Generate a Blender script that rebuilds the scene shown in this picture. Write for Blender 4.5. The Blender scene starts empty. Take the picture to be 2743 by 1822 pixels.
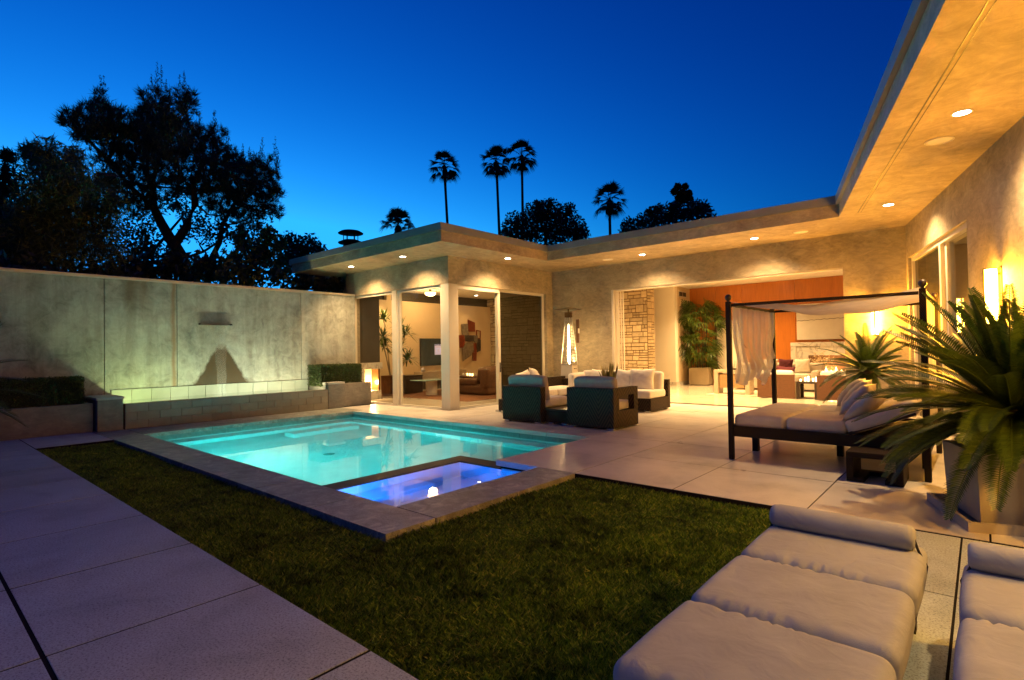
import bpy, bmesh, math, random
import numpy as np
from mathutils import Matrix, Vector
random.seed(7); RNG = np.random.default_rng(7)
SC = bpy.context.scene
COL = SC.collection
R = math.radians

# ------------------------------------------------------------------ camera
CAM_H = 1.45
CAM_RIGHT = np.array([0.75512665, 0.65537019, -0.01654252])
CAM_UP = np.array([0.02466642, -0.00318731, 0.99969066])
CAM_FWD = np.array([-0.65511473, 0.7553011, 0.01857246])
FOC = 1451.72 / 2743.0
cd = bpy.data.cameras.new('camera'); cam = bpy.data.objects.new('camera', cd); COL.objects.link(cam)
cd.sensor_width = 36.0; cd.lens = 36.0 * FOC; cd.clip_start = 0.05; cd.clip_end = 2000
cam.matrix_world = Matrix(((CAM_RIGHT[0], CAM_UP[0], -CAM_FWD[0], 0), (CAM_RIGHT[1], CAM_UP[1], -CAM_FWD[1], 0),
                           (CAM_RIGHT[2], CAM_UP[2], -CAM_FWD[2], CAM_H), (0, 0, 0, 1)))
SC.camera = cam

# ------------------------------------------------------------------ dusk sky
SKY_STRENGTH = 0.10
world = bpy.data.worlds.new('World'); SC.world = world; world.use_nodes = True
wn = world.node_tree.nodes; wl = world.node_tree.links; wn.clear()
sky = wn.new('ShaderNodeTexSky'); sky.sky_type = 'NISHITA'; sky.sun_disc = False
sky.sun_elevation = R(-4.0); sky.sun_rotation = R(-90 + 14); sky.altitude = 60
sky.air_density = 1.0; sky.dust_density = 0.3; sky.ozone_density = 4.0
sep = wn.new('ShaderNodeSeparateColor'); comb = wn.new('ShaderNodeCombineColor'); wl.new(sky.outputs[0], sep.inputs[0])
# film response under tungsten balance: each channel scaled and given its own contrast
for i, (ref, gam, gain) in enumerate(((.028, 3.6, .016), (.028, 1.65, .275), (.107, 1.18, .76))):
    d1 = wn.new('ShaderNodeMath'); d1.operation = 'DIVIDE'; d1.inputs[1].default_value = ref; wl.new(sep.outputs[max(1,i)], d1.inputs[0])
    p1_ = wn.new('ShaderNodeMath'); p1_.operation = 'POWER'; p1_.inputs[1].default_value = gam; wl.new(d1.outputs[0], p1_.inputs[0])
    m1 = wn.new('ShaderNodeMath'); m1.operation = 'MULTIPLY'; m1.inputs[1].default_value = gain/SKY_STRENGTH; mn = wn.new('ShaderNodeMath'); mn.operation = 'MINIMUM'; mn.inputs[1].default_value = 1.25; wl.new(p1_.outputs[0], mn.inputs[0]); wl.new(mn.outputs[0], m1.inputs[0]); wl.new(m1.outputs[0], comb.inputs[i])
bg = wn.new('ShaderNodeBackground'); bg.inputs[1].default_value = SKY_STRENGTH
wo = wn.new('ShaderNodeOutputWorld'); wl.new(comb.outputs[0], bg.inputs[0]); wl.new(bg.outputs[0], wo.inputs[0])

SC.view_settings.view_transform = 'Standard'; SC.view_settings.look = 'None'
SC.view_settings.exposure = 0.65; SC.view_settings.gamma = 1.0; SC.view_settings.use_curve_mapping = False
SC.render.engine = 'CYCLES'
cy = SC.cycles
cy.use_denoising = True
try: cy.denoiser = 'OPENIMAGEDENOISE'
except Exception: pass
cy.max_bounces = 9; cy.diffuse_bounces = 4; cy.glossy_bounces = 4; cy.transmission_bounces = 6; cy.transparent_max_bounces = 12
cy.sample_clamp_indirect = 4.0; cy.sample_clamp_direct = 0.0; cy.blur_glossy = 0.6
cy.use_light_tree = True

def at(px, py, dist):
    """world point in the direction of picture point (2361 wide), at a horizontal distance"""
    a = (px - 1180.5) / 2361 / FOC; b = -(py - 784.1) / 2361 / FOC
    d = CAM_RIGHT * a + CAM_UP * b + CAM_FWD
    return d * (dist / math.hypot(d[0], d[1])) + np.array([0, 0, CAM_H])

# ------------------------------------------------------------------ mesh helpers
class MB:
    def __init__(s): s.v = []; s.f = []
    def raw(s, v, f):
        n = len(s.v); s.v += [tuple(map(float, p)) for p in v]; s.f += [tuple(i + n for i in q) for q in f]; return s
    def box(s, x0, x1, y0, y1, z0, z1):
        return s.raw([(x0,y0,z0),(x1,y0,z0),(x1,y1,z0),(x0,y1,z0),(x0,y0,z1),(x1,y0,z1),(x1,y1,z1),(x0,y1,z1)],
                     [(3,2,1,0),(4,5,6,7),(0,1,5,4),(1,2,6,5),(2,3,7,6),(3,0,4,7)])
    def bar(s, p0, p1, w, h):
        p0 = Vector(p0); p1 = Vector(p1); d = (p1 - p0).normalized()
        up = Vector((0,0,1)) if abs(d.z) < .95 else Vector((0,1,0))
        a = d.cross(up).normalized() * (w/2); b = a.cross(d).normalized() * (h/2)
        v = [p0-a-b, p0+a-b, p0+a+b, p0-a+b, p1-a-b, p1+a-b, p1+a+b, p1-a+b]
        return s.raw(v, [(3,2,1,0),(4,5,6,7),(0,1,5,4),(1,2,6,5),(2,3,7,6),(3,0,4,7)])
    def prism(s, poly, z0, z1):
        n = len(poly)
        a = sum(poly[i][0]*poly[(i+1)%n][1]-poly[(i+1)%n][0]*poly[i][1] for i in range(n))
        if a < 0: poly = poly[::-1]
        return s.raw([(x,y,z0) for x,y in poly]+[(x,y,z1) for x,y in poly],
                     [tuple(range(n-1,-1,-1)), tuple(range(n,2*n))]+[(i,(i+1)%n,(i+1)%n+n,i+n) for i in range(n)])
    def tube(s, pts, rad, n=8, cap=True):
        pts = [Vector(p) for p in pts]; m = len(pts)
        if not hasattr(rad, '__len__'): rad = [rad]*m
        ref = Vector((0.31,0.17,0.93)); base = len(s.v); vs = []
        for i, p in enumerate(pts):
            d = (pts[min(i+1,m-1)] - pts[max(i-1,0)]).normalized()
            a = d.cross(ref)
            if a.length < .05: a = d.cross(Vector((1,0,0)))
            a.normalize(); b = d.cross(a)
            vs += [p + (a*math.cos(2*math.pi*k/n) + b*math.sin(2*math.pi*k/n))*rad[i] for k in range(n)]
        fs = [(i*n+k, i*n+(k+1)%n, (i+1)*n+(k+1)%n, (i+1)*n+k) for i in range(m-1) for k in range(n)]
        if cap: fs += [tuple(range(n-1,-1,-1)), tuple((m-1)*n+k for k in range(n))]
        return s.raw(vs, fs)
    def lathe(s, prof, n=24, c=(0,0,0), cap=True):
        vs = [(c[0]+r*math.cos(2*math.pi*k/n), c[1]+r*math.sin(2*math.pi*k/n), c[2]+z) for r,z in prof for k in range(n)]
        m = len(prof)
        fs = [(i*n+k, i*n+(k+1)%n, (i+1)*n+(k+1)%n, (i+1)*n+k) for i in range(m-1) for k in range(n)]
        if cap and prof[0][0] > 1e-4: fs.append(tuple(range(n-1,-1,-1)))
        if cap and prof[-1][0] > 1e-4: fs.append(tuple((m-1)*n+k for k in range(n)))
        return s.raw(vs, fs)
    def grid(s, fn, nu, nv):
        vs = [fn(i/nu, j/nv) for j in range(nv+1) for i in range(nu+1)]
        return s.raw(vs, [(j*(nu+1)+i, j*(nu+1)+i+1, (j+1)*(nu+1)+i+1, (j+1)*(nu+1)+i) for j in range(nv) for i in range(nu)])
    def soft(s, c, size, n=10, e=5.0, puff=0.12, rot=None, wob=0.0, seed=0, puck=0.0):
        """a stuffed cushion: a box with rounded edges and bulging faces"""
        cs = Vector(c); h = [q/2 for q in size]; r = min(h)*.66; rg = np.random.default_rng(seed+11); ph = rg.uniform(0, 6.28, 8)
        def axis(a):
            i = h[a]-r
            return [-h[a], -h[a]+.12*r, -h[a]+.35*r, -h[a]+.65*r] + [-i+2*i*k/n for k in range(n+1)] + [h[a]-.65*r, h[a]-.35*r, h[a]-.12*r, h[a]]
        AX = [axis(0), axis(1), axis(2)]
        def put(P):
            q = [max(-(h[a]-r), min(h[a]-r, P[a])) for a in range(3)]; d = [P[a]-q[a] for a in range(3)]
            L_ = math.sqrt(sum(k*k for k in d)) or 1.0
            p = [q[a]+d[a]*r/L_ for a in range(3)]
            x, y, z = p[0]/h[0], p[1]/h[1], p[2]/h[2]
            k = (1-x*x)*(1-y*y)
            w = wob*(math.sin(5*x+ph[0]+2*y)*.5+math.sin(7*y+ph[1]-3*x)*.5)*min(1, 3*k)
            p[2] += h[2]*(puff*max(0, k)**.6*z + w)
            if puck:
                ed_ = math.exp(-((1-abs(y))/.16)**2)*min(1, 6*(1-x*x)); p[2] += h[2]*puck*ed_*z*(abs(math.sin(19*x+ph[2]+2.2*math.sin(5*x+ph[3])))**.7-.9)*(.5+.5*math.sin(3.1*x+ph[4]))
            p[0] += h[0]*.02*(1-y*y)*x; p[1] += h[1]*.02*(1-x*x)*y
            p = Vector(p)
            if rot is not None: p = rot @ p
            return p + cs
        for ax in range(3):
            b_, c_ = (ax+1) % 3, (ax+2) % 3; nb, nc = len(AX[b_])-1, len(AX[c_])-1
            for sg in (-1, 1):
                def fn(u, v):
                    t = [0, 0, 0]; i = round(u*nb); t[ax] = sg*h[ax]; t[b_] = AX[b_][i if sg > 0 else nb-i]; t[c_] = AX[c_][round(v*nc)]
                    return put(t)
                s.grid(fn, nb, nc)
        return s
    def pillow(s, c, w, h, t, rot, seed=0, n=14):
        rg = np.random.default_rng(seed); ph = rg.uniform(0, 6.28, 8); cs = Vector(c)
        def surf(sg):
            def fn(u, v):
                a, b = -1+2*u, -1+2*v
                th = (max(0, 1-abs(a)**2.6)*max(0, 1-abs(b)**2.6))**.5
                pin = 1-.10*(1-abs(a*b))*max(abs(a), abs(b))**3
                wr = .07*math.sin(9*a+ph[0]+4*math.sin(3*b+ph[1]))*th+.05*math.sin(13*b+ph[2]+5*a)*th
                p = Vector((a*w/2*pin, b*h/2*pin, sg*(t/2)*(th+wr)))
                return cs + rot @ p
            return fn
        s.grid(surf(1), n, n); m = MB(); m.grid(surf(-1), n, n)
        return s.raw(m.v, [q[::-1] for q in m.f])
    def build(s, name, mat, parent=None, smooth=False, bevel=0.0, weld=False):
        me = bpy.data.meshes.new(name); me.from_pydata(s.v, [], s.f)
        if weld:
            b = bmesh.new(); b.from_mesh(me); bmesh.ops.remove_doubles(b, verts=b.verts, dist=1e-4)
            bmesh.ops.recalc_face_normals(b, faces=b.faces); b.to_mesh(me); b.free()
        if smooth: me.polygons.foreach_set('use_smooth', [True]*len(me.polygons))
        return link(name, me, mat, parent, bevel)

def link(name, me, mat, parent=None, bevel=0.0):
    if mat is not None and len(me.materials) == 0: me.materials.append(mat)
    o = bpy.data.objects.new(name, me); COL.objects.link(o)
    if parent is not None: o.parent = parent
    if bevel:
        m = o.modifiers.new('bevel', 'BEVEL'); m.width = bevel; m.segments = 2; m.limit_method = 'ANGLE'
    return o

def tag(o, label, cat, group=None):
    o['label'] = label; o['category'] = cat
    if group: o['group'] = group
    return o
def thing(name, label, cat, loc=(0,0,0), rz=0.0, group=None):
    o = bpy.data.objects.new(name, None); COL.objects.link(o)
    o.empty_display_size = .2; o.location = loc; o.rotation_euler = (0,0,rz)
    return tag(o, label, cat, group)
def struct(o, kind='structure'):
    o['kind'] = kind; return o
def copy_tree(o, parent=None):
    c = o.copy(); COL.objects.link(c); c.parent = parent
    for ch in o.children: copy_tree(ch, c)
    return c
def quads_np(name, V, mat, parent=None, tri=False, smooth=False):
    """V: (n,4,3) or (n,3,3) array of loose leaf faces -> one mesh"""
    V = np.asarray(V, np.float32); n, k = V.shape[:2]
    me = bpy.data.meshes.new(name)
    me.vertices.add(n*k); me.vertices.foreach_set('co', V.reshape(-1))
    me.loops.add(n*k); me.loops.foreach_set('vertex_index', np.arange(n*k, dtype=np.int32))
    me.polygons.add(n); me.polygons.foreach_set('loop_start', np.arange(0, n*k, k, dtype=np.int32))
    try: me.polygons.foreach_set('loop_total', np.full(n, k, dtype=np.int32))
    except Exception: pass
    me.update(calc_edges=True); me.validate()
    return link(name, me, mat, parent)
def lamp(kind, name, loc, energy, color, parent=None, size=.05, to=None, spot=None, blend=.5, sx=None, sy=None):
    l = bpy.data.lights.new(name, kind); l.energy = energy; l.color = color
    if kind in ('POINT','SPOT'): l.shadow_soft_size = size
    if kind == 'SPOT': l.spot_size = R(spot); l.spot_blend = blend
    if kind == 'AREA':
        l.shape = 'RECTANGLE'; l.size = sx; l.size_y = sy
    o = bpy.data.objects.new(name, l); COL.objects.link(o); o.location = loc
    if to is not None: o.rotation_euler = (Vector(to)-Vector(loc)).to_track_quat('-Z','Y').to_euler()
    if parent is not None:
        o.parent = parent
        o.location = Vector(loc) - parent.location
    return o

# ------------------------------------------------------------------ materials
def newmat(name):
    m = bpy.data.materials.new(name); m.use_nodes = True
    return m, m.node_tree.nodes, m.node_tree.links, m.node_tree.nodes['Principled BSDF']
def coords(N, L, kind='Object', scale=(1,1,1), rot=(0,0,0)):
    t = N.new('ShaderNodeTexCoord'); mp = N.new('ShaderNodeMapping'); mp.inputs['Scale'].default_value = scale
    mp.inputs['Rotation'].default_value = rot
    L.new(t.outputs[kind], mp.inputs[0]); return mp.outputs[0]
def noise(N, L, vec, scale, detail=4, rough=.55, dist=0):
    n = N.new('ShaderNodeTexNoise'); n.inputs['Scale'].default_value = scale; n.inputs['Detail'].default_value = detail
    n.inputs['Roughness'].default_value = rough; n.inputs['Distortion'].default_value = dist
    if vec is not None: L.new(vec, n.inputs['Vector'])
    return n.outputs[0]
def ramp(N, L, fac, stops):
    r = N.new('ShaderNodeValToRGB'); e = r.color_ramp.elements
    while len(e) < len(stops): e.new(.5)
    for i, (p, c) in enumerate(stops):
        e[i].position = p; e[i].color = (*c, 1) if len(c) == 3 else c
    L.new(fac, r.inputs[0]); return r.outputs[0]
def mixc(N, L, fac, a, b, mode='MIX'):
    m = N.new('ShaderNodeMix'); m.data_type = 'RGBA'; m.blend_type = mode
    for sock, val in ((0, fac), (6, a), (7, b)):
        if hasattr(val, 'is_linked') or hasattr(val, 'links'): L.new(val, m.inputs[sock])
        elif sock == 0: m.inputs[0].default_value = val
        else: m.inputs[sock].default_value = (*val, 1)
    return m.outputs[2]
def math_(N, L, op, a, b=0.0, c=None):
    m = N.new('ShaderNodeMath'); m.operation = op
    for i, val in enumerate((a, b, c)):
        if val is None: continue
        if hasattr(val, 'links'): L.new(val, m.inputs[i])
        else: m.inputs[i].default_value = val
    return m.outputs[0]
def bump(N, L, h, strength, dist=.01, bs=None):
    b = N.new('ShaderNodeBump'); b.inputs['Strength'].default_value = strength; b.inputs['Distance'].default_value = dist
    L.new(h, b.inputs['Height'])
    if bs is not None: L.new(b.outputs[0], bs.inputs['Normal'])
    return b.outputs[0]
def sc(c, k): return tuple(max(0, min(1, x*k)) for x in c)
def mk(name, col, rough=.6, metal=0.0, var=.2, scale=3.0, bmp=0.0, bscale=60.0, stretch=(1,1,1), spec=.5, rnd=0.0, fine=0.0, fscale=120.0, kind='Object', bdist=.01):
    m, N, L, B = newmat(name)
    B.inputs['Roughness'].default_value = rough; B.inputs['Metallic'].default_value = metal
    B.inputs['Specular IOR Level'].default_value = spec
    vec = coords(N, L, kind, stretch)
    c = ramp(N, L, noise(N, L, vec, scale, 6, .6), [(.25, sc(col, 1-var)), (.75, sc(col, 1+var))])
    if fine: c = mixc(N, L, fine, c, ramp(N, L, noise(N, L, vec, fscale, 2), [(.35, (.25,.25,.25)), (.6, (1,1,1))]), 'MULTIPLY')
    if rnd:
        oi = N.new('ShaderNodeObjectInfo')
        c = mixc(N, L, 1.0, c, ramp(N, L, oi.outputs['Random'], [(0, (1-rnd,)*3), (1, (1,1,1))]), 'MULTIPLY')
    L.new(c, B.inputs['Base Color'])
    if bmp: bump(N, L, noise(N, L, vec, bscale, 5, .6), bmp, bdist, B)
    return m
def emis(name, col, strength):
    m, N, L, B = newmat(name); B.inputs['Base Color'].default_value = (.8,.8,.8,1)
    B.inputs['Emission Color'].default_value = (*col, 1); B.inputs['Emission Strength'].default_value = strength
    return m
def glassy(name, tintc=(1,1,1), opac=0.0, ocol=(.02,.02,.02), ior=1.45, rough=0.0):
    """a pane: what is behind shows through, reflections by angle; opac adds a woven or frosted share"""
    m, N, L, B = newmat(name); N.remove(B); out = N['Material Output']
    tr = N.new('ShaderNodeBsdfTransparent'); tr.inputs[0].default_value = (*tintc, 1)
    base = tr.outputs[0]
    if opac:
        df = N.new('ShaderNodeBsdfDiffuse'); df.inputs[0].default_value = (*ocol, 1)
        mx = N.new('ShaderNodeMixShader'); mx.inputs[0].default_value = opac
        L.new(tr.outputs[0], mx.inputs[1]); L.new(df.outputs[0], mx.inputs[2]); base = mx.outputs[0]
    gl = N.new('ShaderNodeBsdfGlossy'); gl.inputs['Roughness'].default_value = rough
    lw = N.new('ShaderNodeLayerWeight'); lw.inputs[0].default_value = .5; f0 = ((ior-1)/(ior+1))**2
    fr = math_(N, L, 'MULTIPLY_ADD', math_(N, L, 'POWER', lw.outputs['Facing'], 5.0), 1-f0, f0)
    m2 = N.new('ShaderNodeMixShader'); L.new(fr, m2.inputs[0]); L.new(base, m2.inputs[1]); L.new(gl.outputs[0], m2.inputs[2])
    L.new(m2.outputs[0], out.inputs[0]); return m
def leafmat(name, a, b, rough=.5, trans=.25):
    m, N, L, B = newmat(name); g = N.new('ShaderNodeNewGeometry')
    c = ramp(N, L, g.outputs['Random Per Island'], [(0, a), (1, b)])
    L.new(c, B.inputs['Base Color']); B.inputs['Roughness'].default_value = rough
    t = N.new('ShaderNodeBsdfTranslucent'); L.new(c, t.inputs[0])
    mx = N.new('ShaderNodeMixShader'); mx.inputs[0].default_value = trans
    L.new(B.outputs[0], mx.inputs[1]); L.new(t.outputs[0], mx.inputs[2]); L.new(mx.outputs[0], N['Material Output'].inputs[0])
    return m
def cloth(name, col, trans=.35, see=.0, wr=.4, wscale=9.0):
    m, N, L, B = newmat(name); vec = coords(N, L)
    c = ramp(N, L, noise(N, L, vec, 5, 5), [(.3, sc(col, .88)), (.7, sc(col, 1.06))])
    L.new(c, B.inputs['Base Color']); B.inputs['Roughness'].default_value = .9; B.inputs['Specular IOR Level'].default_value = .15
    if wr:
        h = math_(N, L, 'ADD', noise(N, L, vec, wscale, 3, .5, .6), math_(N, L, 'MULTIPLY', noise(N, L, vec, 400, 1), .06))
        bump(N, L, h, wr, .03, B)
    sh = B.outputs[0]
    if trans:
        t = N.new('ShaderNodeBsdfTranslucent'); L.new(c, t.inputs[0])
        mx = N.new('ShaderNodeMixShader'); mx.inputs[0].default_value = trans
        L.new(sh, mx.inputs[1]); L.new(t.outputs[0], mx.inputs[2]); sh = mx.outputs[0]
    if see:
        t = N.new('ShaderNodeBsdfTransparent'); mx = N.new('ShaderNodeMixShader'); mx.inputs[0].default_value = see
        L.new(sh, mx.inputs[1]); L.new(t.outputs[0], mx.inputs[2]); sh = mx.outputs[0]
    L.new(sh, N['Material Output'].inputs[0]); return m

def plaster(name, col, var=.28):
    m, N, L, B = newmat(name); vec = coords(N, L)
    big = noise(N, L, vec, .9, 6, .65, .8); mid = noise(N, L, coords(N, L, 'Object', (1,1,2.2)), 4.5, 6, .7, 1.2)
    c = ramp(N, L, math_(N, L, 'ADD', math_(N, L, 'MULTIPLY', big, .55), math_(N, L, 'MULTIPLY', mid, .45)),
             [(.34, sc(col, 1-var)), (.51, col), (.66, sc(col, 1+var))])
    c = mixc(N, L, .5, c, ramp(N, L, noise(N, L, vec, 90, 2), [(.3, (.8,.8,.8)), (.7, (1,1,1))]), 'MULTIPLY')
    L.new(c, B.inputs['Base Color']); B.inputs['Roughness'].default_value = .62
    bump(N, L, math_(N, L, 'ADD', mid, math_(N, L, 'MULTIPLY', noise(N, L, vec, 60, 4), .3)), .25, .012, B)
    return m
def garden_concrete():
    m, N, L, B = newmat('stained_concrete'); vec = coords(N, L)
    col = (.31,.32,.28)
    big = noise(N, L, vec, .8, 7, .65, .8); mid = noise(N, L, vec, 5, 7, .7, .9)
    c = ramp(N, L, math_(N, L, 'ADD', math_(N, L, 'MULTIPLY', big, .55), math_(N, L, 'MULTIPLY', mid, .45)),
             [(.34, sc(col, .45)), (.5, col), (.66, sc(col, 1.4))])
    # vertical water runs from the top
    run = noise(N, L, coords(N, L, 'Object', (1, 2.6, .3)), 1.3, 6, .65, .5)
    c = mixc(N, L, .5, c, ramp(N, L, run, [(.36, (.55,.5,.44)), (.55, (1,1,1))]), 'MULTIPLY')
    sx = N.new('ShaderNodeSeparateXYZ'); L.new(vec, sx.inputs[0]); Y, Z = sx.outputs[1], sx.outputs[2]
    def runs(y0, w, zl, colr, amt):
        nonlocal c
        d = math_(N, L, 'ABSOLUTE', math_(N, L, 'SUBTRACT', math_(N, L, 'ADD', Y, math_(N, L, 'MULTIPLY', noise(N, L, vec, 3, 3), .08)), y0))
        k = N.new('ShaderNodeMapRange'); k.inputs[1].default_value = w; k.inputs[2].default_value = w*.2; L.new(d, k.inputs[0])
        k2 = N.new('ShaderNodeMapRange'); k2.inputs[1].default_value = zl-.5; k2.inputs[2].default_value = zl+.4; L.new(Z, k2.inputs[0])
        c = mixc(N, L, math_(N, L, 'MULTIPLY', math_(N, L, 'MULTIPLY', k.outputs[0], k2.outputs[0]), amt), c, colr)
    runs(3.48, .16, 2.55, (.13,.075,.03), .6); runs(3.72, .14, 2.6, (.13,.075,.03), .55); runs(4.31, .07, -1, (.22,.12,.05), .75); runs(7.42, .10, 1.4, (.5,.45,.36), .4)
    # wet cone spreading under the spout
    bell = math_(N, L, 'MULTIPLY', math_(N, L, 'POWER', 2.718, math_(N, L, 'MULTIPLY', math_(N, L, 'POWER', math_(N, L, 'DIVIDE', math_(N, L, 'SUBTRACT', Y, 5.30), .46), 2.0), -1.0)), 1.0)
    thr = math_(N, L, 'ADD', math_(N, L, 'ADD', bell, .44), math_(N, L, 'MULTIPLY', noise(N, L, vec, 3.5, 9, .7), .42))
    wet = N.new('ShaderNodeMapRange'); wet.inputs[1].default_value = -.05; wet.inputs[2].default_value = .07
    L.new(math_(N, L, 'SUBTRACT', thr, Z), wet.inputs[0])
    c = mixc(N, L, wet.outputs[0], c, (.055,.042,.026))
    L.new(c, B.inputs['Base Color'])
    rr = N.new('ShaderNodeMapRange'); rr.inputs[3].default_value = .8; rr.inputs[4].default_value = .3; L.new(wet.outputs[0], rr.inputs[0]); L.new(rr.outputs[0], B.inputs['Roughness'])
    bump(N, L, math_(N, L, 'ADD', mid, math_(N, L, 'MULTIPLY', noise(N, L, vec, 40, 5), .35)), .5, .02, B)
    return m
def paving(name, col, rough, speck=.35, gl=.0):
    m, N, L, B = newmat(name); vec = coords(N, L, 'Object')
    oi = N.new('ShaderNodeObjectInfo')
    ad = N.new('ShaderNodeVectorMath'); ad.operation = 'ADD'; L.new(vec, ad.inputs[0]); L.new(oi.outputs['Location'], ad.inputs[1]); vec = ad.outputs[0]
    c = ramp(N, L, noise(N, L, vec, 1.4, 7, .65, .4), [(.28, sc(col, .70)), (.5, col), (.75, sc(col, 1.18))])
    if gl: c = mixc(N, L, gl, c, ramp(N, L, noise(N, L, vec, 4.5, 8, .72, 1.2), [(.40, (.62,.60,.58)), (.54, (.9,.9,.9)), (.64, (1.5,1.45,1.3))]), 'MULTIPLY')
    c = mixc(N, L, speck, c, ramp(N, L, noise(N, L, vec, 85, 3, .75), [(.34, (.16,.14,.13)), (.52, (1,1,1))]), 'MULTIPLY')
    c = mixc(N, L, 1.0, c, ramp(N, L, oi.outputs['Random'], [(0, (.86,.86,.86)), (1, (1,1,1))]), 'MULTIPLY')
    L.new(c, B.inputs['Base Color'])
    rn = N.new('ShaderNodeMapRange'); rn.inputs[3].default_value = rough-.1; rn.inputs[4].default_value = rough+.16
    L.new(noise(N, L, vec, 2.2, 5), rn.inputs[0]); L.new(rn.outputs[0], B.inputs['Roughness'])
    bump(N, L, noise(N, L, vec, 110, 3, .7), .22, .006, B)
    return m
def wicker(name, col, hs=26.0):
    """herringbone cane: the strand direction flips in upright bands"""
    m, N, L, B = newmat(name); t = N.new('ShaderNodeTexCoord'); s_ = N.new('ShaderNodeSeparateXYZ'); L.new(t.outputs['Object'], s_.inputs[0])
    x = math_(N, L, 'ADD', s_.outputs[0], s_.outputs[1])
    tri = math_(N, L, 'PINGPONG', x, .23)
    ph = math_(N, L, 'ADD', math_(N, L, 'MULTIPLY', tri, 1.6), s_.outputs[2])
    w = math_(N, L, 'SINE', math_(N, L, 'MULTIPLY', ph, hs*6.283)); w = math_(N, L, 'MULTIPLY_ADD', w, .5, .5)
    nz = noise(N, L, t.outputs['Object'], 60, 3)
    c = ramp(N, L, math_(N, L, 'ADD', math_(N, L, 'MULTIPLY', w, .75), math_(N, L, 'MULTIPLY', nz, .3)), [(.2, sc(col, .12)), (.55, sc(col, .7)), (1, sc(col, 2.2))])
    L.new(c, B.inputs['Base Color']); B.inputs['Roughness'].default_value = .6; B.inputs['Specular IOR Level'].default_value = .2
    bump(N, L, w, .6, .006, B); return m
def timber(name, col, rough=.35, along=(6,6,.5), var=.3):
    m, N, L, B = newmat(name); vec = coords(N, L, 'Object', along)
    g = noise(N, L, vec, 3.0, 8, .65, 1.5)
    c = ramp(N, L, g, [(.3, sc(col, 1-var)), (.7, sc(col, 1+var))])
    oi = N.new('ShaderNodeObjectInfo')
    c = mixc(N, L, 1.0, c, ramp(N, L, oi.outputs['Random'], [(0, (.85,.85,.85)), (1, (1,1,1))]), 'MULTIPLY')
    L.new(c, B.inputs['Base Color']); B.inputs['Roughness'].default_value = rough; bump(N, L, g, .06, .004, B); return m
def marble(name):
    m, N, L, B = newmat(name); vec = coords(N, L)
    v = noise(N, L, vec, 1.1, 7, .55, 1.6)
    k = math_(N, L, 'ABSOLUTE', math_(N, L, 'SUBTRACT', v, .5))
    c = ramp(N, L, k, [(0, (.30,.27,.23)), (.008, (.46,.43,.38)), (.03, (.58,.55,.48)), (.2, (.60,.57,.50))])
    L.new(c, B.inputs['Base Color']); B.inputs['Roughness'].default_value = .2; return m
def water(name, tintc, scale=1.2, strength=.02):
    m, N, L, B = newmat(name); N.remove(B)
    g = N.new('ShaderNodeBsdfGlass'); g.inputs['IOR'].default_value = 1.333; g.inputs['Roughness'].default_value = 0; g.inputs[0].default_value = (*tintc, 1)
    h = noise(N, L, coords(N, L), scale, 2, .4); nb = bump(N, L, h, strength, .05)
    L.new(nb, g.inputs['Normal']); L.new(g.outputs[0], N['Material Output'].inputs[0]); return m

def turf():
    m, N, L, B = newmat('grass_blades'); g = N.new('ShaderNodeNewGeometry')
    c = ramp(N, L, g.outputs['Random Per Island'], [(0, (.025,.085,.006)), (.55, (.12,.26,.02)), (.9, (.36,.50,.06)), (1, (.52,.50,.12))])
    v = coords(N, L); k = math_(N, L, 'ADD', math_(N, L, 'MULTIPLY', noise(N, L, v, 2.2, 4, .6), .5), math_(N, L, 'MULTIPLY', noise(N, L, v, 11, 3, .6), .5))
    c = mixc(N, L, 1.0, c, ramp(N, L, k, [(.36, (.16,.20,.16)), (.52, (.85,.85,.8)), (.66, (1.25,1.1,.8))]), 'MULTIPLY')
    L.new(c, B.inputs['Base Color']); B.inputs['Roughness'].default_value = .5
    t = N.new('ShaderNodeBsdfTranslucent'); L.new(c, t.inputs[0]); mx = N.new('ShaderNodeMixShader'); mx.inputs[0].default_value = .4
    L.new(B.outputs[0], mx.inputs[1]); L.new(t.outputs[0], mx.inputs[2]); L.new(mx.outputs[0], N['Material Output'].inputs[0]); return m

M = {}
M['plaster'] = plaster('beige_plaster', (.33,.27,.18), .5); M['soffit'] = plaster('soffit_plaster', (.40,.305,.175), .5)
M['metal_fascia'] = mk('fascia_metal', (.24,.235,.20), .5, .1, .12, 2, .05, 30)
M['roofing'] = mk('roof_membrane', (.05,.05,.05), .9)
M['concrete'] = garden_concrete(); M['pier'] = plaster('raw_concrete', (.20,.18,.155), .45)
M['cap'] = mk('precast_cap', (.42,.40,.36), .6, 0, .15, 6, .2, 80)
M['coping_metal'] = mk('zinc_coping', (.5,.48,.44), .35, .8, .1, 3)
M['pave'] = paving('terrace_concrete', (.68,.64,.58), .30, .16); M['pave_rough'] = paving('path_concrete', (.52,.60,.57), .6, .7)
M['coping'] = paving('coping_concrete', (.40,.42,.37), .45, .55, .85)
M['bed'] = mk('joint_bedding', (.022,.020,.019), 1.0, spec=0.0)
M['soil'] = mk('soil', (.022,.018,.010), .95, 0, .4, 8, .5, 50)
M['floor'] = mk('polished_floor', (.60,.52,.40), .10, 0, .08, 1.2)
M['frame'] = mk('painted_aluminium', (.56,.51,.42), .42, 0, .04, 2)
M['frame_dark'] = mk('dark_track', (.05,.045,.04), .4, .4)
M['glass'] = glassy('window_glass', (.93,.95,.93)); M['screen'] = glassy('dark_insect_screen', (.9,.88,.8), .87, (.022,.019,.010), 1.25)
M['wall_in'] = mk('interior_paint', (.60,.46,.28), .75, 0, .04, 2); M['wall_white'] = mk('white_paint', (.78,.72,.6), .7, 0, .03, 2)
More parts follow.
